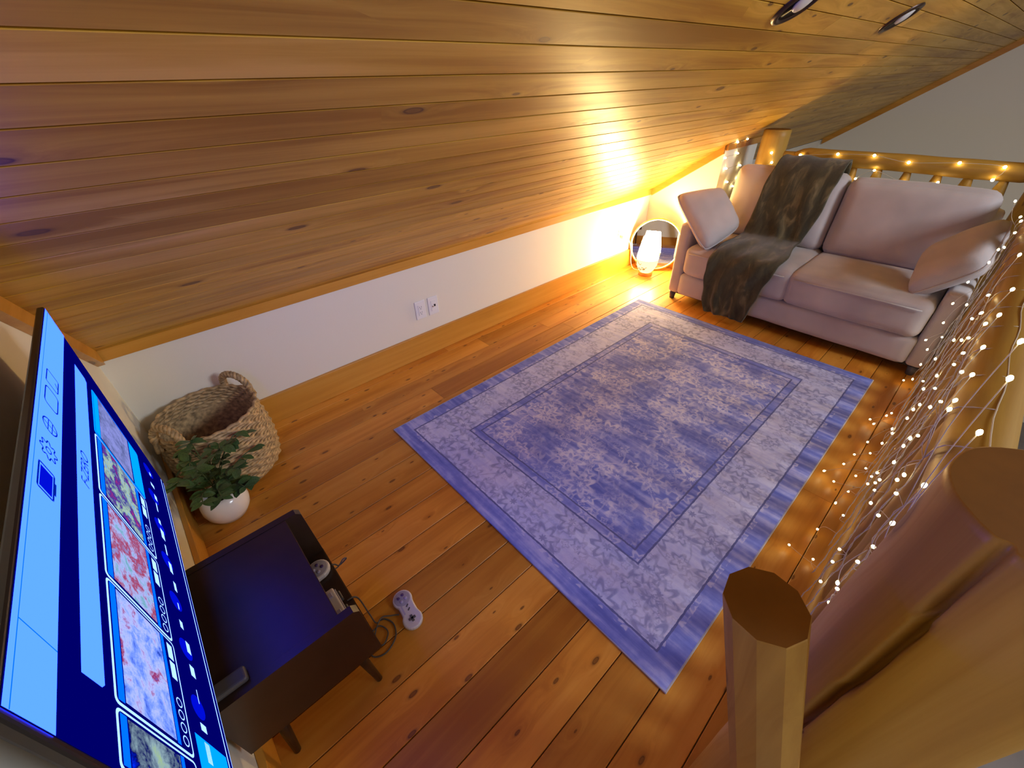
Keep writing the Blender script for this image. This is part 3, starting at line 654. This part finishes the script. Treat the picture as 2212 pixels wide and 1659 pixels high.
# ------------------------------------------------------------------ game controllers
def controller(label, loc, rotz):
    t = thing('game_controller', label, 'game controller', loc, (0, 0, rotz), 'game pads')
    # dog-bone outline, long axis y
    R1 = 0.0325; D = 0.0395; n = 14; out = []
    for k in range(n + 1):
        a = math.radians(-25 + 230 * k / n); out.append((R1 * math.cos(a), D + R1 * math.sin(a)))
    out += [(-0.0245, 0.018), (-0.0235, 0.0), (-0.0245, -0.018)]
    for k in range(n + 1):
        a = math.radians(155 + 230 * k / n); out.append((R1 * math.cos(a), -D + R1 * math.sin(a)))
    out += [(0.0275, -0.018), (0.027, 0.0), (0.0275, 0.018)]
    bm = bmesh.new(); f = bm.faces.new([bm.verts.new((a, b_, 0.0)) for a, b_ in out])
    ex = bmesh.ops.extrude_face_region(bm, geom=[f]); vs = [v for v in ex['geom'] if isinstance(v, bmesh.types.BMVert)]
    for v in vs: v.co.z += 0.018
    top = [e_ for e_ in bm.edges if all(v.co.z > 0.01 for v in e_.verts)]; low = [e_ for e_ in bm.edges if all(v.co.z < 0.01 for v in e_.verts)]
    bmesh.ops.bevel(bm, geom=top + low, offset=0.006, segments=3, affect='EDGES', profile=0.5)
    bobj('shell', bm, M['grey_plastic'], t)
    lathe('button_plate', [(0.0265, 0.0), (0.0265, 0.0007), (0.026, 0.001)], M['mid_grey'], t, 32, loc=(0, D, 0.0178))
    for (a, b_), mt in zip(((-0.0105, 0.006), (0.006, 0.0105), (-0.006, -0.0105), (0.0105, -0.006)), ('purple', 'purple', 'lilac', 'lilac')):
        lathe('button', [(0.0052, 0), (0.0052, 0.002), (0.004, 0.003)], M[mt], t, 14, loc=(a, D + b_, 0.0185))
    dp = bobj('direction_pad', box_bm(-0.0115, 0.0115, -0.004, 0.004, 0, 0.0035, 0.0008, 1), M['dark_grey'], t, False, (0, -D, 0.0178))
    bobj('direction_pad_bar', box_bm(-0.004, 0.004, -0.0115, 0.0115, 0, 0.0035, 0.0008, 1), M['dark_grey'], dp)
    for b_ in (-0.006, 0.008):
        bobj('menu_button', box_bm(-0.0055, 0.0055, -0.0022, 0.0022, 0, 0.002, 0.0009, 1), M['dark_grey'], t, False, (0.004, b_, 0.0178), (0, 0, 0.7))
    bobj('badge', box_bm(-0.003, 0.003, -0.016, 0.016, 0, 0.0004), M['lilac'], t, False, (-0.0145, 0.0, 0.0178))
    return t
ca = on_z((867, 1290), 0.02); cb_ = on_z((892, 1337), 0.02); mid = (ca + cb_) / 2
controller('light grey game pad lying on the floor planks', (mid.x, mid.y, 0.0), math.atan2(ca.y - cb_.y, ca.x - cb_.x) - math.pi / 2)
controller('light grey game pad tucked inside the cabinet cubby', (-0.03, 0.885, CBZ + 0.019), -1.2)
pts = [(0.03, 0.76, 0.258), (0.056, 0.76, 0.24), (0.066, 0.765, 0.12), (0.075, 0.79, 0.006), (0.1, 0.785, 0.004), (0.115, 0.75, 0.004), (0.1, 0.71, 0.004), (0.055, 0.69, 0.004), (0.02, 0.71, 0.004), (0.03, 0.76, 0.004), (0.075, 0.775, 0.008), (0.09, 0.74, 0.006), (0.06, 0.715, 0.007), (0.045, 0.745, 0.006), (0.09, 0.79, 0.01), (0.125, 0.775, 0.006), (mid.x - 0.03, mid.y + 0.005, 0.009)]
tag(tube('controller_cable', smooth_path(pts, 8), 0.0024, M['dark_grey'], None, 6), 'thin dark cable looping on the floor from cabinet to game pad', 'cable')
tag(tube('power_cable', smooth_path([(0.02, 0.885, 0.256), (0.052, 0.88, 0.25), (0.075, 0.885, 0.262), (0.085, 0.89, 0.25), (0.06, 0.892, 0.238), (0.049, 0.90, 0.246), (0.02, 0.905, 0.257)], 6), 0.002, M['dark_grey'], None, 6), 'short dark cable loop sticking out of the cubby', 'cable')

# ------------------------------------------------------------------ basket
BC = Vector((-0.064, 1.874, 0.0)); BH = 0.335
bk = thing('woven_basket', 'round seagrass basket with two loop handles in the corner', 'basket', tuple(BC))
def brad(z):
    t = z / BH; return 0.178 + 0.018 * math.sin(min(1, t * 1.15) * math.pi) * 0.9 - 0.03 * max(0, 0.1 - t) / 0.1 + 0.008 * t
V = []; Fc = []; rowsn = 26; seg = 132; tb = 6; rh = BH / rowsn
for i in range(rowsn):
    zc = rh * (i + 0.5); o = len(V)
    for k in range(seg):
        a = 2 * math.pi * k / seg; ph = (k * 0.5 + i * 1.0) * math.pi / 1.5
        rr_ = brad(zc) + 0.0035 * math.sin(ph) + 0.0015 * noise.noise(Vector((k * .3, i * 1.7, 0))); zz = zc + 0.0022 * math.cos(ph)
        for j in range(tb):
            b_ = 2 * math.pi * j / tb; q = rr_ + 0.0078 * math.cos(b_); V.append((q * math.cos(a), q * math.sin(a), max(0.0, zz + 0.0078 * math.sin(b_))))
    for k in range(seg):
        for j in range(tb):
            k2 = (k + 1) % seg; j2 = (j + 1) % tb; Fc.append((o + k * tb + j, o + k2 * tb + j, o + k2 * tb + j2, o + k * tb + j2))
wv = mobj('weave', V, Fc, M['seagrass'], bk, True); wv['kind'] = 'stuff'
lathe('lining', [(0.15, 0.006), (0.176, 0.03), (0.183, 0.12), (0.184, BH - 0.01)], M['basket_in'], bk, 48, cap=False)
lathe('bottom', [(0.165, 0.001), (0.165, 0.008)], M['basket_in'], bk, 48)
def braid(center, tang, up, wd, ht, r):
    P = []
    for k in range(41):
        a = math.pi * k / 40; P.append(center + tang * (wd * math.cos(a)) + up * (ht * (math.sin(a) ** 0.75)) - up * 0.035 * (1 if k in (0, 40) else 0))
    lst = []
    for s in range(3):
        Q = []
        for k, p in enumerate(P):
            t_ = (P[min(k + 1, 40)] - P[max(k - 1, 0)]).normalized(); n1 = t_.cross(tang.cross(up)).normalized(); n2 = t_.cross(n1); ph = k * 0.75 + s * 2.094
            Q.append(p + (n1 * math.cos(ph) + n2 * math.sin(ph)) * r * 0.75)
        lst.append((Q, r * 0.8))
    return tubes('handle', lst, M['seagrass_dark'], bk, 6)
for ang in (math.radians(38), math.radians(218)):
    n_ = Vector((math.cos(ang), math.sin(ang), 0)); tg = Vector((-n_.y, n_.x, 0))
    braid(n_ * (brad(BH) + 0.004) + Vector((0, 0, BH - 0.02)), tg, (Vector((0, 0, 1)) - n_ * 0.12).normalized(), 0.062, 0.085, 0.0105)

# ------------------------------------------------------------------ potted plant
PP = Vector((-0.155, 1.606, 0))
pt = thing('potted_plant', 'leafy green plant in a round white pot beside the basket', 'potted plant', tuple(PP))
lathe('pot', [(0.045, 0.0), (0.062, 0.008), (0.079, 0.037), (0.085, 0.066), (0.082, 0.096), (0.07, 0.12), (0.057, 0.13), (0.053, 0.128), (0.058, 0.11), (0.058, 0.085)], M['ceramic'], pt, 40, cap=False)
lathe('soil', [(0.058, 0.085), (0.058, 0.098)], M['soil'], pt, 24)
def leaf_mesh():
    vs = []; fs = []; n = 7
    for i in range(n + 1):
        t = i / n; wd = 0.5 * math.sin(math.pi * min(1, t * 0.93 + 0.05)) ** 0.8 * 0.62; bend = -0.25 * t * t
        vs += [(-wd, t, bend + 0.10 * wd), (0, t, bend - 0.02), (wd, t, bend + 0.10 * wd)]
    for i in range(n):
        a = i * 3; fs += [(a, a + 1, a + 4, a + 3), (a + 1, a + 2, a + 5, a + 4)]
    me = bpy.data.meshes.new('leaf'); me.from_pydata(vs, [], fs); me.polygons.foreach_set('use_smooth', [True] * len(fs)); me.materials.append(M['leaf']); return me
LM = leaf_mesh(); rl = random.Random(11); stems = []
spread = [Vector((0.34, 0.22, 0.62)), Vector((0.1, -0.32, 0.55)), Vector((-0.05, 0.25, 0.95)), Vector((-0.12, -0.28, 0.75)), Vector((0.22, 0.3, 0.85)), Vector((0.3, -0.05, 0.9)), Vector((-0.1, 0.0, 1.0)),
          Vector((0.36, 0.1, 0.7)), Vector((0.05, 0.34, 0.6)), Vector((0.16, -0.42, 0.42)), Vector((-0.08, 0.4, 0.62)), Vector((0.25, -0.3, 0.62)), Vector((0.02, -0.12, 1.05)), Vector((-0.06, -0.5, 0.55)), Vector((0.02, -0.6, 0.7)), Vector((0.3, -0.45, 0.5)), Vector((0.0, -0.35, 0.95)), Vector((0.45, 0.25, 0.45))]
def in_basket(q):
    g = q + PP - BC; return math.hypot(g.x, g.y) < 0.216 and g.z < BH + 0.085
def keep_out(q, r_):
    g = q + PP - BC; h_ = math.hypot(g.x, g.y)
    if h_ < r_ and g.z < BH + 0.11: q.x += g.x / h_ * (r_ - h_); q.y += g.y / h_ * (r_ - h_)
for sdir in spread:
    base = Vector((rl.uniform(-.02, .02), rl.uniform(-.02, .02), 0.09)); Ls = rl.uniform(0.22, 0.34)
    P = [base, base + Vector((sdir.x * .35, sdir.y * .35, sdir.z * .55)) * Ls, base + sdir * Ls, base + Vector((sdir.x * 1.35, sdir.y * 1.35, sdir.z * 1.05)) * Ls]
    for q in P: q.x = max(q.x, -0.1)
    P = smooth_path(P, 5)
    for q in P: keep_out(q, 0.232)
    stems.append((P, 0.0022))
    for i in range(4, len(P)):
        for s in (-1, 1):
            d = (P[i] - P[i - 1]).normalized(); side = d.cross(Vector((0, 0, 1))); side = side.normalized() if side.length > .1 else Vector((1, 0, 0))
            dr = (side * s * rl.uniform(.5, 1) + d * rl.uniform(.2, .8) + Vector((0, 0, rl.uniform(-.25, .35)))).normalized()
            L_ = rl.uniform(0.03, 0.052); nr = dr.cross(Vector((rl.uniform(-.3, .3), rl.uniform(-.3, .3), 1))).normalized(); up = nr.cross(dr)
            tip = P[i] + dr * L_ * 1.02
            if tip.x + PP.x < XL + 0.012 or rl.random() < 0.3 or any(in_basket(P[i].lerp(tip, f_) + sgn * nr * L_ * 0.32) for f_ in (0.35, 0.7, 1.0) for sgn in (-1, 0, 1)): continue
            mw = Matrix((( *nr, 0), (*dr, 0), (*up, 0), (0, 0, 0, 1))).transposed(); mw = Matrix.Translation(P[i]) @ mw @ Matrix.Diagonal((L_, L_, L_, 1))
            lf = bpy.data.objects.new('leaf', LM); COL.objects.link(lf); lf.parent = pt; lf.matrix_local = mw
tubes('stems', stems, M['stem'], pt, 5)

# ------------------------------------------------------------------ wall plates
def wall_plate(label, x, kind):
    t = thing('wall_plate', label, 'outlet', (x, YK, 0.312), group=None)
    bobj('plate', box_bm(-0.036, 0.036, -0.0065, 0.0, -0.0575, 0.0575, 0.003, 2), M['white_plastic'], t)
    if kind == 'outlet':
        ins = bobj('receptacle', box_bm(-0.0167, 0.0167, -0.009, -0.006, -0.034, 0.034, 0.001, 1), M['white_plastic'], t)
        for zz in (-0.017, 0.017):
            for a, h in ((-0.006, 0.0045), (0.006, 0.0035)): bobj('slot', box_bm(a - 0.001, a + 0.001, -0.0094, -0.0088, zz + 0.003 - h, zz + 0.003 + h), M['dark_grey'], ins)
            lathe('ground_hole', [(0.0025, 0), (0.0025, 0.0006)], M['dark_grey'], ins, 10, loc=(0, -0.0088, zz - 0.008), rot=(math.pi / 2, 0, 0))
    else:
        ins = bobj('insert', box_bm(-0.0167, 0.0167, -0.009, -0.006, -0.034, 0.034, 0.001, 1), M['white_plastic'], t)
        bobj('data_jack', box_bm(0.002, 0.014, -0.0096, -0.0088, -0.006, 0.008), M['black'], ins)
        lathe('coax_jack', [(0.0042, 0), (0.0042, 0.006)], M['metal'], ins, 12, loc=(-0.008, -0.0088, -0.002), rot=(math.pi / 2, 0, 0))
    return t
wall_plate('white duplex outlet on the knee wall beside the data plate', 1.123, 'outlet')
wall_plate('white data plate with a dark jack on the knee wall', 1.214, 'data')
wall_plate('white outlet with a plugged cord on the knee wall near the mirror', 3.155, 'outlet')

# ------------------------------------------------------------------ lamp and mirror in the corner
LP = Vector((3.245, 1.846, 0))
lm = thing('table_lamp', 'small glowing lamp with tapered white shade on the floor planks', 'lamp', tuple(LP))
lathe('base', [(0.056, 0.0), (0.059, 0.006), (0.057, 0.028), (0.05, 0.032)], M['lamp_base'], lm, 28)
lathe('bowl', [(0.05, 0.033), (0.068, 0.052), (0.086, 0.09), (0.092, 0.13), (0.0915, 0.148)], M['bowl'], lm, 32, cap=False)
lathe('shade', [(0.0915, 0.148), (0.088, 0.18), (0.074, 0.26), (0.061, 0.325), (0.05, 0.326)], M['shade'], lm, 32)
tw = []; rt = random.Random(4)
for k in range(26):
    a = rt.uniform(0, 6.28); z = rt.uniform(0.05, 0.145); pts = []
    for j in range(4):
        r_ = 0.094 - 0.034 * max(0, (0.1 - z) / 0.06) ** 1.3 * 0.9 if z < 0.1 else 0.0945
        pts.append(Vector((r_ * math.cos(a), r_ * math.sin(a), z))); a += rt.uniform(.05, .2); z += rt.uniform(-.016, .02); z = max(.045, min(.15, z))
    tw.append((pts, 0.0025))
tubes('lattice', tw, M['twig'], lm, 5)
MC = Vector((3.375, 1.865, 0.0)); mr_ = 0.212
mi = thing('round_mirror', 'round mirror with thin brass frame leaning in the corner behind the lamp', 'mirror', tuple(MC), (0, math.radians(7), math.radians(27)))
lathe('frame', [(mr_ - 0.008, -0.009), (mr_ + 0.006, -0.009), (mr_ + 0.008, 0.0), (mr_ + 0.006, 0.01), (mr_ - 0.008, 0.01), (mr_ - 0.008, -0.009)], M['gold'], mi, 56, loc=(0, 0, mr_ + 0.009), rot=(0, -math.pi / 2, 0), cap=False)
lathe('glass', [(mr_ - 0.007, -0.004), (mr_ - 0.007, 0.004)], M['mirror'], mi, 56, smooth=False, loc=(0, 0, mr_ + 0.009), rot=(0, -math.pi / 2, 0))
cdp = smooth_path([(3.155, YK - 0.03, 0.3), (3.2, 2.045, 0.29), (3.25, 2.03, 0.2), (3.27, 2.02, 0.06), (3.28, 1.99, 0.006), (3.29, 1.93, 0.004), (3.26, 1.9, 0.006)], 8)
lc = thing('lamp_cord', 'thin lamp cord plugged into the outlet near the mirror', 'cord', (3.155, YK - 0.03, 0.3))
tube('cord', [p - Vector((3.155, YK - 0.03, 0.3)) for p in cdp], 0.0025, M['white_plastic'], lc, 6)
bobj('plug', box_bm(-0.012, 0.012, -0.008, 0.02, -0.012, 0.012, 0.003, 2), M['white_plastic'], lc)

# ------------------------------------------------------------------ recessed lights in the ceiling
def downlight(label, x, y):
    t = thing('recessed_light', label, 'ceiling light', (x, y, ceil_z(y)), (math.pi - ANG, 0, 0), 'recessed ceiling lights')
    lathe('trim_ring', [(0.078, -0.001), (0.077, 0.006), (0.066, 0.010), (0.06, 0.008), (0.057, 0.003)], M['bronze'], t, 40, cap=False)
    lathe('baffle', [(0.058, 0.0045), (0.04, 0.002)], M['black'], t, 40)
    lathe('lens', [(0.038, 0.002), (0.036, 0.008), (0.018, 0.013), (0.001, 0.014)], M['lens'], t, 28, loc=(0.0, 0.014, 0.0), rot=(-0.15, 0, 0))
    return t
d1 = (1.76, 0.672); d2 = (2.87, 0.622)
d1 = (1.75, 0.642)
downlight('unlit recessed ceiling light with dark ring, farther from the loveseat', *d1)
downlight('unlit recessed ceiling light with dark ring, above the loveseat side', *d2)

# ------------------------------------------------------------------ log railings
def log_pts(p0, p1, n, wob, seed):
    p0, p1 = Vector(p0), Vector(p1); out = []
    for i in range(n + 1):
        t = i / n; q = p0.lerp(p1, t); nv = noise.noise_vector(Vector((t * 4, seed * 5.3, 0))) * wob; out.append(q + nv * math.sin(math.pi * t) ** 0.3 if 0 < i < n else q)
    return out
def log(name, p0, p1, r0, r1, mat, parent, seed, seg=16, n=16, wob=0.006, taper=0.0):
    P = log_pts(p0, p1, n, wob, seed); rad = []
    for i in range(n + 1):
        t = i / n; r_ = r0 + (r1 - r0) * t + 0.0025 * noise.noise(Vector((t * 6, seed, 3)))
        if taper: d = min(t, 1 - t) * (Vector(p1) - Vector(p0)).length; r_ *= min(1, 0.45 + 0.55 * (d / taper))
        rad.append(r_)
    return tube(name, P, rad, M[mat], parent, seg)
RYc = -0.163; RXb = 3.78
side = thing('log_railing', 'peeled log railing hung with fairy lights, beside the rug', 'railing', (2.25, RYc, 0))
def rel(p, o): return tuple(a - b for a, b in zip(p, o))
so = (2.25, RYc, 0)
log('top_rail', rel((0.52, RYc, .85), so), rel((RXb, RYc, .85), so), .05, .05, 'log_x', side, 1, 20, 40, .006)
log('bottom_rail', rel((0.52, RYc, .085), so), rel((RXb, RYc, .085), so), .042, .042, 'log_x', side, 2, 20, 40, .005)
bx = [0.655 + 0.152 * k for k in range(20)]
for k, x in enumerate(bx):
    log('baluster', rel((x, RYc, .10), so), rel((x + random.uniform(-.01, .01), RYc, .835), so), .033, .03, 'log_z', side, 10 + k, 14, 22, .008, taper=.09)
bo = (RXb, .6, 0)
back = thing('log_railing', 'peeled log railing with fairy lights behind the loveseat', 'railing', bo)
log('top_rail', rel((RXb, -.12, .937), bo), rel((RXb, 1.125, .937), bo), .05, .05, 'log_y', back, 3, 20, 30, .005, taper=.06)
log('bottom_rail', rel((RXb, -.12, .09), bo), rel((RXb, 1.21, .09), bo), .04, .04, 'log_y', back, 4, 16, 20, .005)
for k, px in enumerate((1735, 1783, 1834, 1886, 1947, 2012, 2077, 2152)):
    y = on_x((px, 375 + (px - 1735) * .1), RXb).y
    log('baluster', rel((RXb, y, .10), bo), rel((RXb, y - .004, .91), bo), .033, .036, 'log_z', back, 60 + k, 14, 22, .006, taper=.1)
log('tenon', rel((RXb, 1.1, .937), bo), rel((RXb, 1.22, .937), bo), .02, .02, 'log_y', back, 5, 12, 6, 0)
# posts
def post(name, label, x, y, r, z0, z1, crack=None, seed=0, seg=72, rings=60, chamfer=.008, shaft='log_z', cut='endgrain'):
    t = thing(name, label, 'post', (x, y, z0), group=None); V = []; Fc = []; Hh = z1 - z0
    zs = [Hh * i / rings for i in range(rings)] + [Hh - chamfer * .6, Hh]
    for i, z in enumerate(zs):
        for k in range(seg):
            a = 2 * math.pi * k / seg
            rr_ = r * (1 + .025 * noise.noise(Vector((math.cos(a) * 1.3, math.sin(a) * 1.3, z * 2.2 + seed))) + .012 * noise.noise(Vector((math.cos(a) * 3, math.sin(a) * 3, z * 7 + seed))))
            if z >= Hh - 1e-6: rr_ -= chamfer
            if crack is not None:
                ca_ = crack + .05 * noise.noise(Vector((z * 7, 4.2 + seed, 0))) + .03 * noise.noise(Vector((z * 19, 1.2, 0))); da = (a - ca_ + math.pi) % (2 * math.pi) - math.pi
                rr_ -= .026 * max(0, 1 - abs(da) / .06) ** .5 * min(1, .25 + (Hh - z) / .15)
            V.append((rr_ * math.cos(a), rr_ * math.sin(a), z))
    for i in range(len(zs) - 1):
        for k in range(seg): k2 = (k + 1) % seg; Fc.append((i * seg + k, i * seg + k2, (i + 1) * seg + k2, (i + 1) * seg + k))
    Fc.append(tuple(reversed(range(seg))))
    mobj('shaft', V, Fc, M[shaft], t, True)
    o = (len(zs) - 1) * seg; mobj('cut_top', [V[o + k] for k in range(seg)], [tuple(range(seg))], M[cut], t)
    return t
post('newel_post', 'thick peeled log newel post with a long drying crack', .478, RYc, .0895, 0, 1.12, crack=math.radians(150), seed=3, seg=160, rings=90, chamfer=.002)
post('newel_post', 'peeled log corner post behind the loveseat pillow', RXb, 1.29, .09, 0, 1.088, seed=8, seg=32, rings=24)
post('newel_post', 'peeled log corner post where the two railings meet', RXb, RYc, .088, 0, 1.085, seed=12, seg=32, rings=24)
# ladder rail
lad = thing('loft_ladder', 'faceted pale wood ladder rail with dark cut top, rising past the loft edge', 'ladder', (.1, -.3, -2.5))
def ladder_rail(x):
    top = Vector((x, -.0126, 1.0)); dv = Vector((.028 if x > 0 else 0, -.298, -1.0)); bot = top + dv * 3.48
    zax = (top - bot).normalized(); ref = Vector((1, 0, 0)); xa = (ref - zax * ref.dot(zax)).normalized(); ya = zax.cross(xa); seg = 10; r_ = .0385; V = []; T = []
    o = Vector((.1, -.3, -2.5))
    for c, rr_ in ((bot, .043), (top - zax * .002, r_), (top, r_ - .0005)):
        for k in range(seg):
            a = 2 * math.pi * (k + .3) / seg; V.append(c + (xa * math.cos(a) * 1.05 + ya * math.sin(a) * .97) * rr_ - o)
    # top is cut level
    for k in range(seg):
        for j in (1, 2):
            v = V[j * seg + k]; want = (1.0 - (0.002 if j == 1 else 0)) + 2.5; v += zax * ((want - v.z) / zax.z)
            V[j * seg + k] = v
    Fc = [(i * seg + k, i * seg + (k + 1) % seg, (i + 1) * seg + (k + 1) % seg, (i + 1) * seg + k) for i in range(2) for k in range(seg)] + [tuple(reversed(range(seg)))]
    rl_ = mobj('rail', V, Fc, M['log_z'], lad)
    mobj('cut_top', V[2 * seg:3 * seg], [tuple(range(seg))], M['endgrain'], rl_)
    return top, dv
tA, dA = ladder_rail(.311); tB, dB = ladder_rail(-.19)
for k in range(9):
    q = 1.35 + .26 * k; a = tA + dA * q; b_ = tB + dB * q
    if a.z > -2.4: tube('rung', [a, b_] if False else [tuple(a - Vector((.1, -.3, -2.5))), tuple(b_ - Vector((.1, -.3, -2.5)))], .022, M['log_x'], lad, 10)

# ------------------------------------------------------------------ fairy lights
bm = bmesh.new(); bmesh.ops.create_uvsphere(bm, u_segments=8, v_segments=6, radius=1)
for v in bm.verts:
    v.co.z *= 1.6 - .3 * (v.co.z < 0)
    if v.co.z < 0: v.co.x *= .8; v.co.y *= .8
BULB = bpy.data.meshes.new('bulb'); bm.to_mesh(BULB); bm.free(); BULB.materials.append(M['bulb']); BULB.polygons.foreach_set('use_smooth', [True] * len(BULB.polygons))
def bulb(p, d, r, parent, origin):
    o = bpy.data.objects.new('bulb', BULB); COL.objects.link(o); o.parent = parent
    q = Vector(d).normalized().to_track_quat('Z', 'Y'); o.matrix_local = Matrix.Translation(Vector(p) - Vector(origin)) @ q.to_matrix().to_4x4() @ Matrix.Diagonal((r, r, r, 1)); return o
Za = [(700, 95), (730, 130), (830, 65), (870, 45), (995, 85), (1045, 15), (875, 170), (875, 205), (1080, 225), (1020, 245), (965, 305), (680, 275), (795, 285), (575, 375), (700, 365), (890, 435), (490, 450), (335, 505), (665, 485), (755, 520), (585, 545), (710, 550), (775, 575), (410, 590), (740, 600), (680, 608), (525, 670), (735, 660), (970, 535), (915, 575), (907, 685), (425, 760), (705, 760), (485, 860), (765, 860), (875, 925), (280, 970), (55, 1095), (455, 1130), (245, 1210), (400, 1228), (725, 1110), (600, 1230), (305, 1385), (440, 1395), (437, 1445), (375, 1555)]
Zb = [(910, 32), (690, 240), (530, 465), (675, 478), (430, 668), (245, 850), (415, 820), (260, 950), (190, 1108), (900, 380), (1155, 320), (825, 568), (730, 625), (1015, 590), (870, 682), (540, 850), (620, 850), (690, 830), (845, 930), (635, 990), (345, 1048), (540, 1108), (360, 1225), (620, 1190), (730, 1220), (1240, 870), (1125, 1260), (105, 1262), (10, 1275), (215, 1285), (220, 1365), (340, 1360), (400, 1500), (550, 1490), (490, 1585), (180, 1530), (110, 1580), (290, 1555)]
PXS = [(1690 + a / 3.687, 880 + b_ / 3.687) for a, b_ in Za] + [(1950 + a / 4.878, 560 + b_ / 4.878) for a, b_ in Zb] + [(2193, 435), (2204, 469), (2205, 478), (2192, 503), (2169, 534), (2157, 539), (2202, 551), (2115, 935), (1996, 1049)]
B3 = []
for p in PXS:
    d = ray(*p); q = on_y(p, -.098) if d.y < -1e-4 else None
    if q is None or q.x > 2.84 or q.x < 0:
        q = on_x(p, 2.84)
    if q.z < .03: q = on_z(p, .03)
    B3.append(q)
fo = (2.25, -.1, .85)
cur = thing('fairy_light_curtain', 'curtain of warm fairy lights on clear wires hanging from the side log railing', 'string lights', fo)
strx = [0.60 + 0.152 * k for k in range(16)]
asg = {k: [] for k in range(len(strx))}
for q in B3:
    k = min(range(len(strx)), key=lambda i: abs(strx[i] - q.x + .03)); asg[k].append(q)
rs = random.Random(9)
for k, x in enumerate(strx):
    lst = []; P = [(x, -.163, .903), (x, -.118, .885), (x + .004, -.106, .84)]
    for j in range(1, 12): P.append((x + rs.uniform(-.006, .006), -.106 + rs.uniform(-.004, .006), .84 - .069 * j))
    P = [Vector(p) - Vector(fo) for p in P]; lst.append((smooth_path(P, 3), .0008))
    lst.append(([p + Vector((.0025 * math.sin(i * 1.9), .0025 * math.cos(i * 1.9), 0)) for i, p in enumerate(smooth_path(P, 3))], .0007))
    dirs = []
    for q in asg[k]:
        z0 = min(.84, max(.05, q.z + rs.uniform(.06, .13))); a = Vector((x, -.106, z0)); midp = (a + q) / 2 + Vector((rs.uniform(-.012, .012), .01, rs.uniform(-.012, .01)))
        midp.z = max(midp.z, .012)
        c = smooth_path([a, midp, q], 4); lst.append(([p - Vector(fo) for p in c], .0007)); dirs.append((q, c[-1] - c[-2]))
    st_ = tubes('strand', lst, M['wire'], cur, 4)
    for q, d in dirs:
        dd = (q - CAMP).length; bulb(q, d, .0026 + .0006 * dd, st_, fo)
# top connecting wire
tube('header_wire', [(x - fo[0], -.163 - fo[1] + .003 * math.sin(x * 20), .903 - fo[2]) for x in [0.6 + .06 * i for i in range(40)]], .0013, M['wire'], cur, 5)
def string(label, pts, rad, wire_pts, away):
    c0 = Vector(pts[0]); t = thing('fairy_light_string', label, 'string lights', tuple(c0))
    wp = smooth_path(wire_pts, 4); tube('wire', [p - c0 for p in wp], .0014, M['wire'], t, 5)
    for p in pts: bulb(p, away, rad, t, c0)
    return t
pb = [on_x(p, RXb - .058) for p in [(1729, 335), (1810, 333), (1889, 336), (1963, 351), (2073, 352), (2171, 361), (2144, 389)]]
pb2 = [on_x(p, RXb - .045) for p in [(1889, 368), (1848, 386), (1951, 394), (2026, 394), (2034, 415), (2105, 423)]]
string('fairy light string along the top rail behind the loveseat', pb, .0085, pb, (-1, 0, .3))
string('fairy light string across the balusters behind the loveseat', pb2, .007, sorted(pb2, key=lambda v: -v.y), (-1, 0, 0))
pc = [on_x(p, RXb - .1) for p in [(1667, 330), (1667, 351), (1638, 361)]]
string('fairy light string on the corner post behind the pillow', pc, .0085, pc, (-1, 0, 0))
pw_ = [on_y(p, YP - .012) for p in [(1593, 331), (1566, 341), (1598, 357), (1568, 364), (1593, 385), (1570, 393), (1582, 402)]] + [on_y(p, YP - .03) for p in [(1593, 307), (1614, 300)]]
string('fairy light string on the boxed wall end beside the corner post', pw_, .007, sorted(pw_, key=lambda v: v.z), (0, -1, 0))
